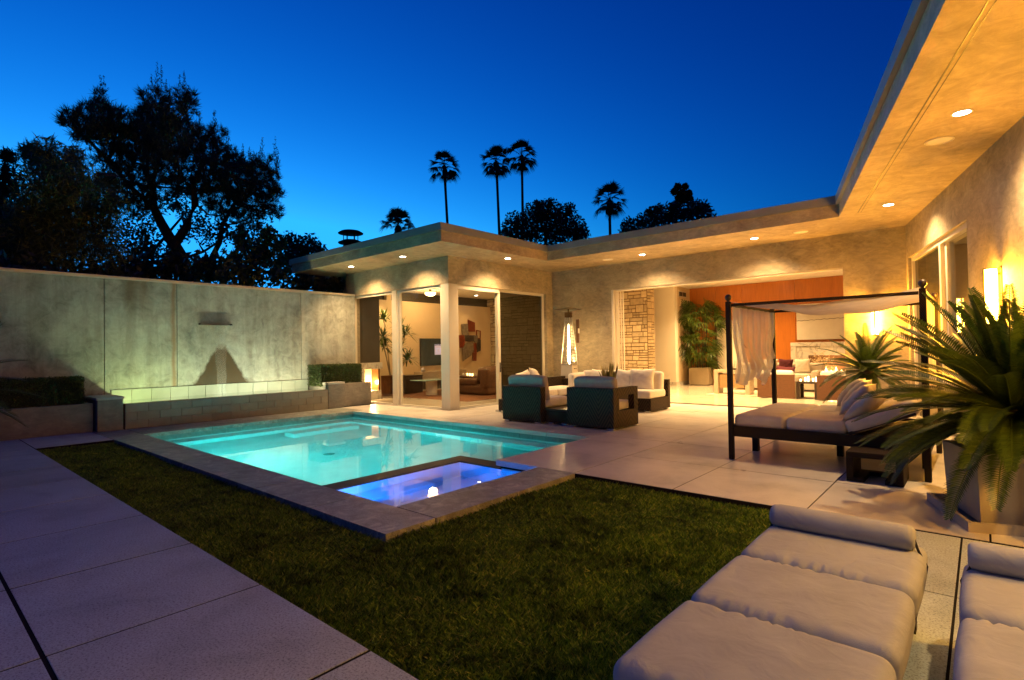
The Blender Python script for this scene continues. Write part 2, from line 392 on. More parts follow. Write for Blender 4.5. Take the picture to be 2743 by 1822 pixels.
M['ceiling'] = mk('ceiling_paint', (.74,.68,.56), .8, 0, .03, 2)
M['dark_panel'] = mk('dark_bronze_panel', (.06,.05,.035), .5, .3, .15, 2)
M['stone'] = mk('limestone', (.50,.39,.23), .85, 0, .25, 7, .5, 35, rnd=.3, bdist=.02); M['mortar'] = mk('mortar', (.13,.075,.03), .95, 0, .2, 20)
M['orange_wood'] = timber('orange_veneer', (.48,.155,.02), .3, (5,5,.35), .16)
M['brown_wood'] = timber('walnut', (.10,.042,.016), .4, (4,4,20), .3); M['dark_wood'] = timber('espresso_wood', (.03,.018,.010), .4, (4,4,20), .3)
M['pale_wood'] = timber('limed_wood', (.42,.33,.22), .5, (3,3,14), .2)
M['marble'] = marble('calacatta_marble')
M['wicker'] = wicker('brown_wicker', (.034,.020,.010), 11); M['wicker_fine'] = wicker('dark_wicker', (.026,.016,.009), 34)
M['cush_white'] = cloth('white_canvas', (.78,.72,.62), 0, 0, .35); M['cush_grey'] = cloth('grey_canvas', (.36,.38,.41), 0, 0, .40, 7)
M['cush_tan'] = cloth('sand_canvas', (.66,.59,.48), 0, 0, .35, 6); M['silver_cloth'] = mk('silver_satin', (.50,.46,.41), .38, .25, .15, 8, .5, 12, bdist=.02)
M['drape'] = cloth('sheer_voile', (.74,.68,.55), .45, .28, .2, 14); M['canopy'] = cloth('canopy_canvas', (.58,.50,.42), .35, 0, .1, 4)
M['cush_back'] = cloth('taupe_canvas', (.40,.36,.31), 0, 0, .3, 6); M['heater_paint'] = mk('heater_silver', (.62,.57,.48), .4, .25, .05, 3); M['foot'] = mk('chrome_foot', (.6,.58,.55), .25, .9); M['steel'] = mk('brushed_steel', (.55,.52,.46), .28, .95, .06, 4)
M['black'] = mk('black_metal', (.012,.011,.010), .4, .2); M['bronze'] = mk('bronze', (.16,.09,.03), .35, .8)
M['pot'] = mk('grey_planter', (.34,.31,.29), .7, 0, .12, 3, .2, 50); M['box_pot'] = mk('stone_planter_box', (.34,.27,.17), .6, 0, .12, 3, .1, 40)
M['rust_pot'] = mk('corten_planter', (.24,.10,.03), .7, .2, .3, 5)
M['rug'] = mk('brown_rug', (.16,.062,.022), .95, 0, .35, 30, .6, 120); M['sand_rug'] = mk('cream_rug', (.55,.46,.34), .95, 0, .12, 20, .4, 120)
M['brown_fabric'] = mk('brown_chenille', (.15,.072,.028), .9, 0, .2, 12, .3, 90)
M['pool_plaster'] = mk('pool_plaster', (.62,.74,.74), .7, 0, .10, 2.5); M['pool_tile'] = mk('teal_tile', (.16,.30,.28), .3, 0, .2, 9)
M['spa_tile'] = mk('spa_brown_tile', (.05,.032,.018), .55, 0, .3, 8); M['spa_plaster'] = mk('spa_plaster', (.70,.74,.80), .6, 0, .08, 3)
M['water'] = water('pool_water', (1,1,1)); M['thin_water'] = glassy('trough_water', (.95,1,.97), .0, ior=1.33)
M['stream'] = glassy('falling_water', (.95,.97,.97), .07, (.8,.85,.85), 1.2, .25)
M['trough_tile'] = mk('grey_trough_tile', (.24,.22,.18), .45, 0, .12, 5, .1, 60, rnd=.2); M['white_tile'] = mk('white_trough_tile', (.32,.35,.30), .35, 0, .08, 5, rnd=.12)
M['leaf_pine'] = leafmat('pine_needles', (.025,.042,.022), (.07,.10,.045), .6, .2); M['leaf_bamboo'] = leafmat('bamboo_leaves', (.05,.075,.018), (.20,.22,.05), .5, .35)
M['leaf_dark'] = leafmat('dark_leaves', (.018,.026,.010), (.07,.075,.028), .5, .2); M['leaf_hedge'] = leafmat('box_leaves', (.018,.035,.008), (.08,.11,.02), .45, .2)
M['leaf_cycad'] = leafmat('cycad_leaflets', (.020,.046,.005), (.065,.10,.012), .40, .3); M['leaf_palm'] = leafmat('fan_palm_leaves', (.012,.020,.008), (.035,.045,.018), .5, .15)
M['leaf_lady'] = leafmat('lady_palm_leaves', (.03,.06,.008), (.12,.17,.02), .4, .3); M['grass'] = turf()
M['bark'] = mk('bark', (.055,.038,.026), .95, 0, .4, 8, .8, 30, (1,1,.3)); M['trunk_palm'] = mk('palm_trunk', (.05,.04,.032), .95, 0, .35, 12, .6, 40, (1,1,2))
M['stem'] = mk('pale_stem', (.35,.28,.17), .8)

# ================================================================== GROUND, LAWN, PAVING
def ring(name, outer, hole, z, mat):
    (X0,X1,Y0,Y1), (a,b,c,d) = outer, hole
    m = MB(); 
    for x0,x1,y0,y1 in ((X0,X1,Y0,c),(X0,X1,d,Y1),(X0,a,c,d),(b,X1,c,d)):
        m.raw([(x0,y0,z),(x1,y0,z),(x1,y1,z),(x0,y1,z)], [(0,1,2,3)])
    return m.build(name, mat)
struct(ring('ground', (-400,400,-400,400), (-12.2,-3.9,2.9,7.75), -.135, M['soil']))

def slab_field(name, label_mat, xs, ys, skip=lambda x0,x1,y0,y1: False, gap=.0065, t=.07, root=None, top=0.0):
    """paving slabs: each slab one object under the piece of setting it belongs to"""
    if root is None:
        root = bpy.data.objects.new(name, None); COL.objects.link(root); struct(root)
    for i in range(len(xs)-1):
        for j in range(len(ys)-1):
            x0,x1,y0,y1 = xs[i],xs[i+1],ys[j],ys[j+1]
            if skip(x0,x1,y0,y1): continue
            hx, hy = (x1-x0)/2-gap, (y1-y0)/2-gap
            o = MB().box(-hx,hx,-hy,hy,-t,0).build('slab', label_mat, root)
            o.location = ((x0+x1)/2, (y0+y1)/2, top + random.uniform(-.0012,.0012))
    return root
def bedding(root, rects, z=-.0045):
    m = MB()
    for x0,x1,y0,y1 in rects: m.box(x0,x1,y0,y1,-.12,z)
    return m.build('bedding', M['bed'], root)

# terrace by the house, slabs 1.22 x 1.31 m
GY = [5.27,6.56,7.86,9.17,10.48,11.79,13.34]
ter = slab_field('terrace', M['pave'], [-3.65,-2.43,-1.21,.01,1.23,2.45], GY, lambda x0,x1,y0,y1: x0 > 2.4-(y0-5.27)*.268+.6)
slab_field('', M['pave'], [-9.83,-8.55,-7.33,-6.11,-4.90,-3.65], GY[2:], root=ter)
slab_field('', M['pave'], [-4.90,-3.65], GY[:3], root=ter)
slab_field('', M['pave'], [-12.88,-12.26,-11.04,-9.83], [7.86,9.00], root=ter)
slab_field('', M['pave_rough'], [-.78,-.15,1.07,2.29,3.5], [-1.0,.30,1.55,2.78,3.99,5.23], root=ter)
bedding(ter, [(-3.65,2.45,5.26,13.34),(-9.83,-3.65,7.87,13.34),(-4.89,-3.65,5.36,7.86),(-12.88,-9.83,7.87,9.0),(-.78,3.5,-1,5.25)])
# garden path in front, and the strip before the planting bed
px = [-13.1,-11.50]+[-3.475-1.185*k for k in range(6,-5,-1)]
pth = slab_field('path', M['pave_rough'], px, [.50,1.555], gap=.011)
slab_field('', M['pave_rough'], px[:-3], [-1.9,-.70,.50], root=pth, gap=.011)
slab_field('', M['pave_rough'], [-13.1,-11.50], [1.555,2.60], root=pth)
slab_field('', M['pave_rough'], [-.78+.0,.405], [.5,1.5], lambda *a: True, root=pth)
bedding(pth, [(-13.1,1.2,-1.9,1.55),(-13.1,-11.5,1.56,2.6)])

# lawn
def lawn(rects, dens):
    soil = MB()
    for x0,x1,y0,y1 in rects: soil.box(x0,x1,y0,y1,-.13,-.085)
    struct(soil.build('lawn_soil', M['soil']))
    out = []
    for x0,x1,y0,y1 in rects:
        n = int((x1-x0)*(y1-y0)*dens)
        x = RNG.uniform(x0+.01,x1-.01,n); y = RNG.uniform(y0+.01,y1-.01,n)
        d = np.hypot(x,y); keep = RNG.random(n) < np.clip(5.0/np.maximum(d,1.5),.35,1.0); x,y,d = x[keep],y[keep],d[keep]; n = len(x)
        pat = np.sin(x*3.1+np.sin(y*2.3)*2)*.5+np.sin(y*4.7+x*1.7)*.5
        h = RNG.uniform(.028,.070,n)*(1+.25*pat); w = RNG.uniform(.0022,.0042,n)*np.clip(d/3.2,1,3.0)
        a = RNG.uniform(0,6.283,n); ln = RNG.normal(0,.030,(n,2)); z0 = -.088
        dx,dy = np.cos(a)*w, np.sin(a)*w
        base = np.stack([x,y,np.full(n,z0)],1); off = np.stack([dx,dy,np.zeros(n)],1)
        mid = base+np.stack([ln[:,0]*.4,ln[:,1]*.4,h*.6],1); tip = base+np.stack([ln[:,0],ln[:,1],h],1)
        out.append(np.stack([base-off,base+off,mid+off*.7,tip],1)); 
    V = np.concatenate(out)
    o = quads_np('lawn', V, M['grass']); tag(o, 'short green lawn grass round the pool coping', 'grass'); struct(o, 'stuff')
lawn([(-11.48,-3.64,1.57,2.585),(-3.60,-.79,1.57,5.25)], 21000)

# ================================================================== SWIMMING POOL
PX0,PX1,PY0,PY1 = -11.80,-4.92,3.13,7.56; WZ = -.14
SPX0,SPX1,SPY1 = -5.72,-4.19,5.40
cop = bpy.data.objects.new('pool_coping', None); COL.objects.link(cop); struct(cop)
slab_field('', M['coping'], [-4.80-1.19*k for k in range(7,-1,-1)][::1]+[-3.62], [2.60,3.13], root=cop)
slab_field('', M['coping'], [-4.19,-3.62], [3.13,4.23,5.33], root=cop, gap=.006)
slab_field('', M['coping'], [-12.86,-11.80], [3.13,4.32,5.51,6.70,7.86], root=cop)
slab_field('', M['pave'], [-11.80,-10.6,-9.4,-8.2,-7.0,-5.8,-4.90], [7.56,7.86], root=cop)
o = MB().box(-.012,.012,-.01,.01,-.01,0).build('slab', M['coping'], cop); o.location = (-3.63,5.30,-.02)
bedding(cop, [(-13.1,-3.64,2.62,3.13),(-4.16,-3.64,3.13,5.3),(-12.86,-11.85,3.13,7.86),(-11.85,-4.92,7.62,7.85)])

pool = bpy.data.objects.new('swimming_pool', None); COL.objects.link(pool); struct(pool); pool.location = (-8,5,0)
def pp(m, name, mat, **k):
    o = m.build(name, mat, pool, **k); o.location = -pool.location; return o
e = .035; D = -1.30
m = MB()
# walls (inward faces), floor
def wallq(m, a, b, z0, z1): m.raw([(a[0],a[1],z0),(b[0],b[1],z0),(b[0],b[1],z1),(a[0],a[1],z1)], [(0,1,2,3)])
X0,X1,Y0,Y1 = PX0-e,PX1+e,PY0-e,PY1+e
outline = [(X0,Y0),(-6.02,Y0),(-6.02,5.70),(X1,5.70),(X1,Y1),(X0,Y1)]
for i in range(6): wallq(m, outline[i], outline[(i+1)%6], D, -.27)
m.raw([(x,y,D) for x,y in outline], [tuple(range(6))])
pp(m, 'pool_shell', M['pool_plaster'])
m = MB()
m.box(X0,X1,7.20,Y1-.001,-.75,-.40); m.box(X0+.001,X0+.45,Y0+.001,7.20,-.80,-.40); m.box(X0+.45,X0+.85,5.6,7.2,D,-.80); m.box(X1-.5,X1-.001,5.701,7.199,-.75,-.34)
pp(m, 'bench_ledge', M['pool_plaster'], bevel=.02)
# waterline tile band, tile by tile along the back wall, one strip elsewhere
for k in range(23):
    t = MB().box(-.146,.146,0,.012,-.13,0).build('waterline_tile', M['pool_tile'], pool); t.location = Vector((X0+.15+.30*k, Y1-.012, -.14+.07))-pool.location
for k in range(15):
    t = MB().box(0,.012,-.146,.146,-.13,0).build('waterline_tile', M['pool_tile'], pool); t.location = Vector((X0, Y0+.15+.30*k, -.14+.07))-pool.location
m = MB(); wallq(m,(X0,Y0),(-6.02,Y0),-.27,-.07); wallq(m,(X1,5.70),(X1,Y1),-.27,-.07); wallq(m,(X1,Y1),(X0,Y1),-.27,-.07); wallq(m,(X0,Y1),(X0,Y0),-.27,-.07)
pp(m, 'waterline_band', M['pool_tile'])
# spa with its dam wall
m = MB(); m.box(-6.02,SPX0,Y0,5.70,D,-.134); m.box(SPX0,-4.885,5.40,5.70,D,-.134)
pp(m, 'spa_dam', M['spa_tile'], bevel=.008)
m = MB(); so = [(SPX0+.01,Y0),(SPX1+e,Y0),(SPX1+e,5.375),(-4.885,5.375),(-4.885,5.39),(SPX0+.01,5.39)]
for i in range(4): wallq(m, so[i], so[i+1], -.95, -.075)
wallq(m, so[4], so[5], -.95, -.17); wallq(m, so[5], so[0], -.95, -.17)
m.raw([(x,y,-.95) for x,y in so], [tuple(range(6))])
pp(m, 'spa_shell', M['spa_plaster'])
m = MB(); m.box(SPX0+.012,SPX0+.40,Y0+.001,4.6,-.95,-.50); m.box(SPX0+.40,SPX1,Y0+.001,3.55,-.95,-.50); m.box(-4.62,SPX1+e-.001,3.55,4.55,-.95,-.50)
pp(m, 'spa_bench', M['spa_plaster'], bevel=.02)
m = MB(); m.raw([(x,y,WZ) for x,y in [(X0,Y0),(-6.02,Y0),(-6.02,5.70),(X1,5.70),(X1,Y1),(X0,Y1)]], [tuple(range(6))])
pp(m, 'water_surface', M['water'])
m = MB(); m.raw([(x,y,WZ-.002) for x,y in so], [tuple(range(6))]); pp(m, 'spa_water', M['water'])
m = MB(); m.lathe([(.0,0),(.10,0),(.10,.012),(.0,.014)], 20, (-8.9,5.2,D+.002)); pp(m, 'drain_cover', M['pool_tile'])
# underwater lamps (fixture + its light)
def pool_light(loc, axis, col, power, em, name):
    mm = MB(); n = 20; a = Vector(axis); u = a.cross(Vector((0,0,1))); w = Vector((0,0,1))
    mm.raw([Vector(loc)+a*.02+(u*math.cos(6.283*k/n)+w*math.sin(6.283*k/n))*.10 for k in range(n)], [tuple(range(n))])
    pp(mm, name, emis(name+'_lens', col, em))
    l = lamp('SPOT', name+'_beam', Vector(loc)+a*.05, power, col, pool, .09, Vector(loc)+a*2+Vector((0,0,-.25)), 165, .6)
pool_light((-6.02,4.35,-.62), (-1,0,0), (.02,1.0,.95), 430, 7, 'pool_lamp')
pool_light((X0+2.2,Y0,-.75), (0,1,0), (.0,.95,.93), 210, 4, 'pool_lamp')
for sx_ in (-5.35,-4.65): pool_light((sx_,Y0,-.33), (0,1,0), (.0,.20,1.0), 60, .3, 'spa_lamp')

# ================================================================== GARDEN WALL AND FOUNTAIN
gw = thing('garden_wall', 'tall stained concrete garden wall with metal coping behind the fountain', 'wall', (-13.9,3,0))
def gp(m, name, mat, par=gw, **k):
    o = m.build(name, mat, par, **k); o.location = -par.location; return o
ys = [-7.0,-3.2,.0,2.98,4.34,7.33,9.01]
for a,b in zip(ys[:-1],ys[1:]):
    gp(MB().box(-14.15,-13.9,a+.006,b-.006,-.1,3.10), 'wall_panel', M['concrete'], bevel=.006)
gp(MB().box(-14.12,-13.93,-7,9.0,-.1,3.09), 'wall_core', M['bed'])
gp(MB().box(-14.18,-13.87,-7,9.0,3.10,3.165), 'metal_coping', M['coping_metal'], bevel=.006)
ft = thing('wall_fountain', 'tiled trough fountain with lit water under a steel spout on the wall', 'fountain', (-13.3,5.3,0))
def fp(m, name, mat, **k): return gp(m, name, mat, ft, **k)
TY0,TY1,TXF,TXB = 3.09,7.50,-12.87,-13.895
fp(MB().box(TXF-.16,TXF,TY0,TY1,0,.50), 'trough_front', M['mortar']); fp(MB().box(TXB,TXF-.16,TY0,TY1,0,.14), 'trough_floor', M['white_tile'])
cols = 11
for r in range(3):
    w = (TY1-TY0)/cols; off = w/2 if r % 2 else 0
    ed = sorted({TY0, TY1, *[TY0+off+w*k for k in range(cols+1) if TY0 < TY0+off+w*k < TY1]})
    for a,b in zip(ed[:-1],ed[1:]):
        fp(MB().box(TXF,TXF+.018,a+.004,b-.004,.006+.165*r,.166+.165*r), 'tile', M['trough_tile'], bevel=.003)
for k in range(12):
    w = (TY1-TY0)/12
    fp(MB().box(TXB,TXB+.02,TY0+w*k+.003,TY0+w*(k+1)-.003,.30,.745), 'back_tile', M['white_tile'], bevel=.003)
fp(MB().box(TXF-.175,TXF+.022,TY0,TY1,.501,.508), 'trough_rim', M['trough_tile'], bevel=.004)
m = MB(); m.raw([(TXB+.02,TY0,.516),(TXF-.02,TY0,.516),(TXF-.02,TY1,.516),(TXB+.02,TY1,.516)], [(0,1,2,3)]); fp(m, 'trough_water', M['thin_water'])
fp(MB().box(-13.895,-13.79,4.80,5.50,2.165,2.173).box(-13.895,-13.79,4.79,4.80,2.165,2.20).box(-13.895,-13.79,5.50,5.51,2.165,2.20), 'spout', M['frame_dark'])
m = MB(); m.grid(lambda u,v: (-13.78+.16*math.sin(v*1.3)+.008*math.sin(u*25+v*9), 5.20+(u-.5)*(.30-.12*v)+.01*math.sin(v*20+u*5), 2.15-1.63*v**1.15), 10, 30)
fp(m, 'falling_water', M['stream'], smooth=True)
for y0,y1,zt in ((2.63,3.085,.66),(7.505,8.0,.68)):
    fp(MB().box(-13.895,-12.88,y0+.02,y1-.02,0,zt-.05), 'pier', M['pier'], bevel=.006); fp(MB().box(-13.895,-12.86,y0,y1,zt-.05,zt), 'pier_cap', M['cap'], bevel=.005)
for y,c,p in ((3.5,(.84,1.0,.40),56),(4.5,(.92,1.0,.56),50),(5.5,(.98,1.0,.66),54),(6.4,(1.0,.97,.62),62),(7.2,(1.0,.90,.52),42)):
    mm = MB().lathe([(0,0),(.05,0),(.05,.02),(.0,.022)], 16, (-13.12,y,.20)); fp(mm, 'trough_lamp', emis('trough_lens', c, 5))
    lamp('SPOT', 'trough_beam', (-13.12,y,.26), p*.85, c, ft, .05, (-13.60,y,1.2), 172, 1.0)

def planter_hedge(name, label, x0,x1,y0,y1,zb,zt, bed_rect, wallmat, seed):
    t = thing(name, label, 'hedge', ((x0+x1)/2,(y0+y1)/2,0))
    gp(MB().box(*bed_rect,0,zb), 'planter', wallmat, t, bevel=.006)
    rg = np.random.default_rng(seed); n = int(9000*(y1-y0)*(zt-zb+.4)*1.6)
    P = rg.uniform(0,1,(n,3)); face = rg.integers(0,3,n); sgn = rg.random(n)
    dpt = np.abs(rg.normal(0,.035,n))
    P[face==0,0] = 1-dpt[face==0]/(x1-x0); P[face==1,2] = 1-dpt[face==1]/(zt-zb)
    P[face==2,1] = np.where(sgn[face==2]<.5, dpt[face==2], 1-dpt[face==2])
    C = np.array([x0,y0,zb-.04])+P*np.array([x1-x0,y1-y0,zt-zb+.04])+rg.normal(0,.012,(n,3))
    gp(MB().box(x0+.03,x1-.06,y0+.06,y1-.06,zb-.05,zt-.06), 'twigs', M['bark'], t)
    o = quads_np('foliage', leaf_quads(C, rg, .032,.022), M['leaf_hedge'], t); o.location = -t.location
def leaf_quads(C, rg, ln, wd, up=0.0):
    n = len(C); d = rg.normal(0,1,(n,3)); d[:,2] += up; d /= np.linalg.norm(d,axis=1)[:,None]
    q = rg.normal(0,1,(n,3)); w = np.cross(d,q); w /= np.linalg.norm(w,axis=1)[:,None]+1e-9
    L_ = (ln*rg.uniform(.6,1.3,n))[:,None]; W_ = (wd*rg.uniform(.6,1.2,n))[:,None]
    return np.stack([C-d*L_*.5, C+w*W_*.5, C+d*L_*.5, C-w*W_*.5],1)
planter_hedge('hedge_planter', 'clipped box hedge in dark concrete bed by the foreground palm', -13.72,-13.15,-1.6,2.50,.55,1.06, (-13.89,-13.05,-4.0,2.62), M['pier'], 3)
planter_hedge('hedge_planter', 'clipped box hedge between fountain pier and glass pavilion', -13.8,-13.15,7.45,8.72,.62,1.13, (-13.89,-13.05,8.03,8.95), M['pier'], 4)

# ================================================================== HOUSE
house = thing('house', 'low modern plaster house with deep lit eaves and glass walls', 'house', (-9,13,0))
def hp(m, name, mat, par=None, **k):
    o = m.build(name, mat, par or house, **k)
    o.location = -house.location if par is None else (0,0,0)
    return o
S = 3.80; T1 = 4.035; T2 = 4.19
dW = np.array([math.sin(R(15)), -math.cos(R(15))]); nW = np.array([dW[1], -dW[0]])   # along the wing wall, out of it
rc = np.array([-1.11,13.32])
def W(s, off): p = rc + dW*s + nW*off; return (float(p[0]), float(p[1]))
e0 = np.array([-1.93,11.46])
def roofpoly(o):
    # eaves outline grown by o
    k = o*math.tan(R(37.5)); c = e0 + dW*0
    in2 = (-8.65+o, 11.46-o)
    # inner corner between middle eaves (y = 11.46-o) and wing eaves (offset o along nW)
    q = e0 + nW*o; t = (11.46-o - q[1])/dW[1]; corner = q + dW*t
    end = q + dW*17
    far = end - nW*8
    return [(-15.15-o,7.72-o),(-8.65+o,7.72-o),in2,tuple(map(float,corner)),tuple(map(float,end)),tuple(map(float,far)),(9,24),(-17.4,24),(-17.4,9.3),(-15.15-o,9.3)]
def prism_tri(m, poly, z0, z1): return m.prism(poly, z0, z1)
hp(MB().prism(roofpoly(0),S,T1), 'soffit', M['soffit'])
hp(MB().prism(roofpoly(.055),T1,T2), 'roof_edge', M['metal_fascia'])
hp(MB().prism(roofpoly(-.10),T2,T2+.03), 'roof_membrane', M['roofing'])
# slot vent along the wing eaves
a0 = e0 - nW*.27 + dW*.2; a1 = e0 - nW*.27 + dW*16
hp(MB().bar((*a0,S-.002),(*a1,S-.002),.012,.006), 'soffit_vent', M['frame_dark'])
hp(MB().bar((*(a0-nW*.045),S-.002),(*(a1-nW*.045),S-.002),.006,.006), 'soffit_vent', M['frame_dark'])
HD = 3.12   # glass head
# pavilion
FY = 9.03; FX = -9.87
hp(MB().box(-14.40,FX,FY,FY+.28,HD,S), 'wall', M['plaster']); hp(MB().box(FX-.28,FX,FY+.28,13.29,HD,S), 'wall', M['plaster'])
hp(MB().box(-14.40,-14.12,FY,FY+.28,0,HD), 'wall', M['plaster'])
hp(MB().box(FX-.28,FX,12.99,13.30,0,HD), 'wall', M['plaster'])
hp(MB().box(FX-.30,FX-.004,FY+.004,FY+.30,0,HD), 'column', M['frame'], bevel=.004)
hp(MB().box(-12.17,-11.97,FY+.006,FY+.2,0,HD), 'column', M['frame'], bevel=.004)
hp(MB().box(-15.05,-14.82,FY+.29,10.25,0,S), 'wall', M['plaster']); hp(MB().box(-14.82,-14.402,FY+.20,FY+.275,0,S), 'wall', M['plaster']); hp(MB().box(-17.1,-15.05,10.0,10.25,0,S), 'wall', M['plaster'])
hp(MB().box(-17.35,-17.10,10.0,24,0,S), 'wall', M['wall_in']); hp(MB().box(-17.1,5,23.7,23.95,0,S), 'wall', M['wall_in'])
# middle wing
hp(MB().box(FX-.28,-7.83,13.30,13.60,0,S), 'wall', M['plaster']); hp(MB().box(-2.20,-1.0,13.30,13.60,0,S), 'wall', M['plaster'])
hp(MB().box(-7.83,-2.20,13.30,13.60,3.09,S), 'wall', M['plaster'])
hp(MB().box(-7.83,-7.76,13.305,13.58,0,3.09), 'door_jamb', M['frame'], bevel=.004)
hp(MB().box(-7.76,-2.201,13.33,13.58,3.055,3.089), 'door_head', M['frame'], bevel=.004)
for k in range(4): hp(MB().box(-7.72+.045*k,-7.70+.045*k,13.36+.045*k,13.40+.045*k,0,3.05), 'door_stile', M['frame'])
hp(MB().box(-7.76,-2.24,13.34,13.39,-.01,.006).box(-7.76,-2.24,13.43,13.46,-.01,.006).box(-7.76,-2.24,13.50,13.53,-.01,.006), 'floor_track', M['frame_dark'])
# wing wall with its window (s from .23 to 3.80)
def wq(m, s0, s1, o0, o1, z0, z1): return m.prism([W(s0,o0),W(s1,o0),W(s1,o1),W(s0,o1)], z0, z1)
hp(wq(MB(),-.05,.20,0,-.28,0,S), 'wall', M['plaster']); hp(wq(MB(),.20,3.82,0,-.28,3.13,S), 'wall', M['plaster']); hp(wq(MB(),3.82,18,0,-.28,0,S), 'wall', M['plaster'])
ww = wq(MB(),.20,3.82,-.05,-.14,3.05,3.13); wq(ww,.20,.28,-.05,-.14,0,3.05); wq(ww,2.16,2.26,-.05,-.14,0,3.05); wq(ww,2.30,2.40,-.10,-.19,0,3.05); wq(ww,3.74,3.82,-.10,-.19,0,3.05); wq(ww,.28,3.74,-.05,-.19,0,.05)
wf = hp(ww, 'window', M['frame'])
for s0,s1,of,mt in ((.26,2.18,-.095,'screen'),(2.38,3.76,-.145,'glass')):
    A0,A1 = W(s0,of),W(s1,of); hp(MB().raw([(*A0,.04),(*A1,.04),(*A1,3.06),(*A0,3.06)],[(0,1,2,3)]), 'pane', M[mt], wf)
# wing room seen through that window
hp(wq(MB(),-.4,6,-4.2,-4.4,0,S), 'wall', mk('olive_paint', (.34,.27,.09), .7, 0, .03)); hp(wq(MB(),-.5,-.3,-.29,-4.3,0,S), 'wall', M['wall_in']); hp(wq(MB(),6,6.2,-.28,-4.3,0,S), 'wall', M['wall_in'])
hp(wq(MB(),.0,6,-.3,-4.2,3.35,3.45), 'ceiling', M['ceiling']); hp(wq(MB(),-.1,6,-.28,-4.3,-.06,0), 'floor', M['floor'])
hp(wq(MB(),2.75,3.35,-4.17,-4.2,2.85,3.05), 'air_vent', M['frame'])
# interior floors and ceilings
hp(MB().box(-17.1,FX-.02,9.06,23.7,-.06,-.001), 'floor', M['floor']); hp(MB().box(FX-.02,-1.0,13.58,23.7,-.06,-.0015), 'floor', M['floor'])
hp(MB().box(-17.05,FX-.29,9.32,18.0,S-.03,S-.004), 'ceiling', M['ceiling']); hp(MB().box(-9.0,-1.0,13.61,21.0,S-.03,S-.004), 'ceiling', M['ceiling'])

def glazing(x0,y0,x1,y1,z0,z1,label,mat,fw=.07,dep=.09,handle=None):
    v = Vector((x1-x0,y1-y0,0)).normalized(); n = Vector((v.y,-v.x,0))
    a = Vector((x0,y0,0)); b = Vector((x1,y1,0)); m = MB()
    m.bar(a+v*fw/2+Vector((0,0,z0)), a+v*fw/2+Vector((0,0,z1)), fw, dep) if abs(v.x) < .5 else m.bar(a+v*fw/2+Vector((0,0,z0)), a+v*fw/2+Vector((0,0,z1)), dep, fw)
    q = b-v*fw/2
    m.bar(q+Vector((0,0,z0)), q+Vector((0,0,z1)), fw, dep) if abs(v.x) < .5 else m.bar(q+Vector((0,0,z0)), q+Vector((0,0,z1)), dep, fw)
    m.bar(a+v*fw+Vector((0,0,z1-.035)), b-v*fw+Vector((0,0,z1-.035)), dep, .07); m.bar(a+v*fw+Vector((0,0,z0+.02)), b-v*fw+Vector((0,0,z0+.02)), dep, .04)
    w = hp(m, 'window', M['frame']); w['label'] = label
    pa, pb = a+v*fw*.9, b-v*fw*.9
    p = MB().raw([(pa.x,pa.y,z0+.03),(pb.x,pb.y,z0+.03),(pb.x,pb.y,z1-.06),(pa.x,pa.y,z1-.06)],[(0,1,2,3)])
    hp(p, 'pane', mat, w)
    if handle:
        hc = (a if handle < 0 else b) + v*(-handle)*fw*.5
        hp(MB().box(hc.x-.02,hc.x+.06,hc.y-.012,hc.y+.012,.85,1.12), 'handle', M['black'], w)
    return w
glazing(-14.12,FY+.10,-12.17,FY+.10,0,HD,'fixed glass pane beside the garden wall',M['glass'])
glazing(-11.97,FY+.10,FX-.30,FY+.10,0,HD,'fixed glass pane beside the corner column',M['glass'])
glazing(FX-.10,FY+.30,FX-.10,10.97,0,HD,'sliding glass door panel facing the terrace',M['glass'],handle=1)
glazing(FX-.14,10.90,FX-.14,12.99,0,HD,'dark screened door panel facing the terrace',M['screen'],handle=-1)
hp(MB().box(FX-.22,FX-.03,FY+.30,10.9,HD-.11,HD-.002), 'shade_track', M['frame'])
hp(MB().box(-14.1,FX-.3,FY-.03,FY+.2,-.03,.012), 'sill', M['cap']); hp(MB().box(FX-.2,FX+.03,FY+.3,13.0,-.03,.012), 'sill', M['cap'])

# ---- stone wall, stone by stone (pavilion end wall and pier in the living room)
def ashlar(x0,x1,z0,z1,seed,size=1.0):
    rg = random.Random(seed); out = []; z = z0
    while z < z1-.04:
        h = min(rg.choice([.30,.34,.26,.38])*size, z1-z); x = x0
        while x < x1-.05:
            w = min(rg.choice([.36,.5,.62,.74,.44])*size, x1-x)
            if x1-(x+w) < .12: w = x1-x
            k = rg.random()
            if k < .42: cells = [(x,x+w,z,z+h)]
            elif k < .72:
                f = h*rg.choice([.33,.5,.62]); cells = [(x,x+w,z,z+f),(x,x+w,z+f,z+h)]
            else:
                f = h*.5; g_ = x+w*rg.uniform(.4,.6); cells = [(x,g_,z,z+f),(g_,x+w,z,z+f),(x,x+w,z+f,z+h)] if rg.random()<.5 else [(x,x+w,z,z+f),(x,g_,z+f,z+h),(g_,x+w,z+f,z+h)]
            out += cells; x += w
        z += h
    return out
SY = 17.9
stw = hp(MB().box(-17.1,-9.07,SY,SY+.55,0,S-.03), 'stone_wall', M['mortar'])
def stones(cells, front, rg, par=stw):
    for a,b,c,d in cells:
        g_ = .013; pr = rg.uniform(.012,.034)
        if front:  o = MB().box(a+g_,b-g_,SY-pr,SY+.01,c+g_,d-g_)
        else:      o = MB().box(-9.08,-9.07+pr,a+g_,b-g_,c+g_,d-g_)
        hp(o, 'stone', M['stone'], par, bevel=.008)
rgS = random.Random(5)
stones(ashlar(-10.45,-9.07,0.5,3.75,21,.72), True, rgS); stones(ashlar(-17.05,-10.45,0.35,3.75,22,.95), True, rgS); stones(ashlar(SY,SY+.55,.5,3.75,23,.72), False, rgS)

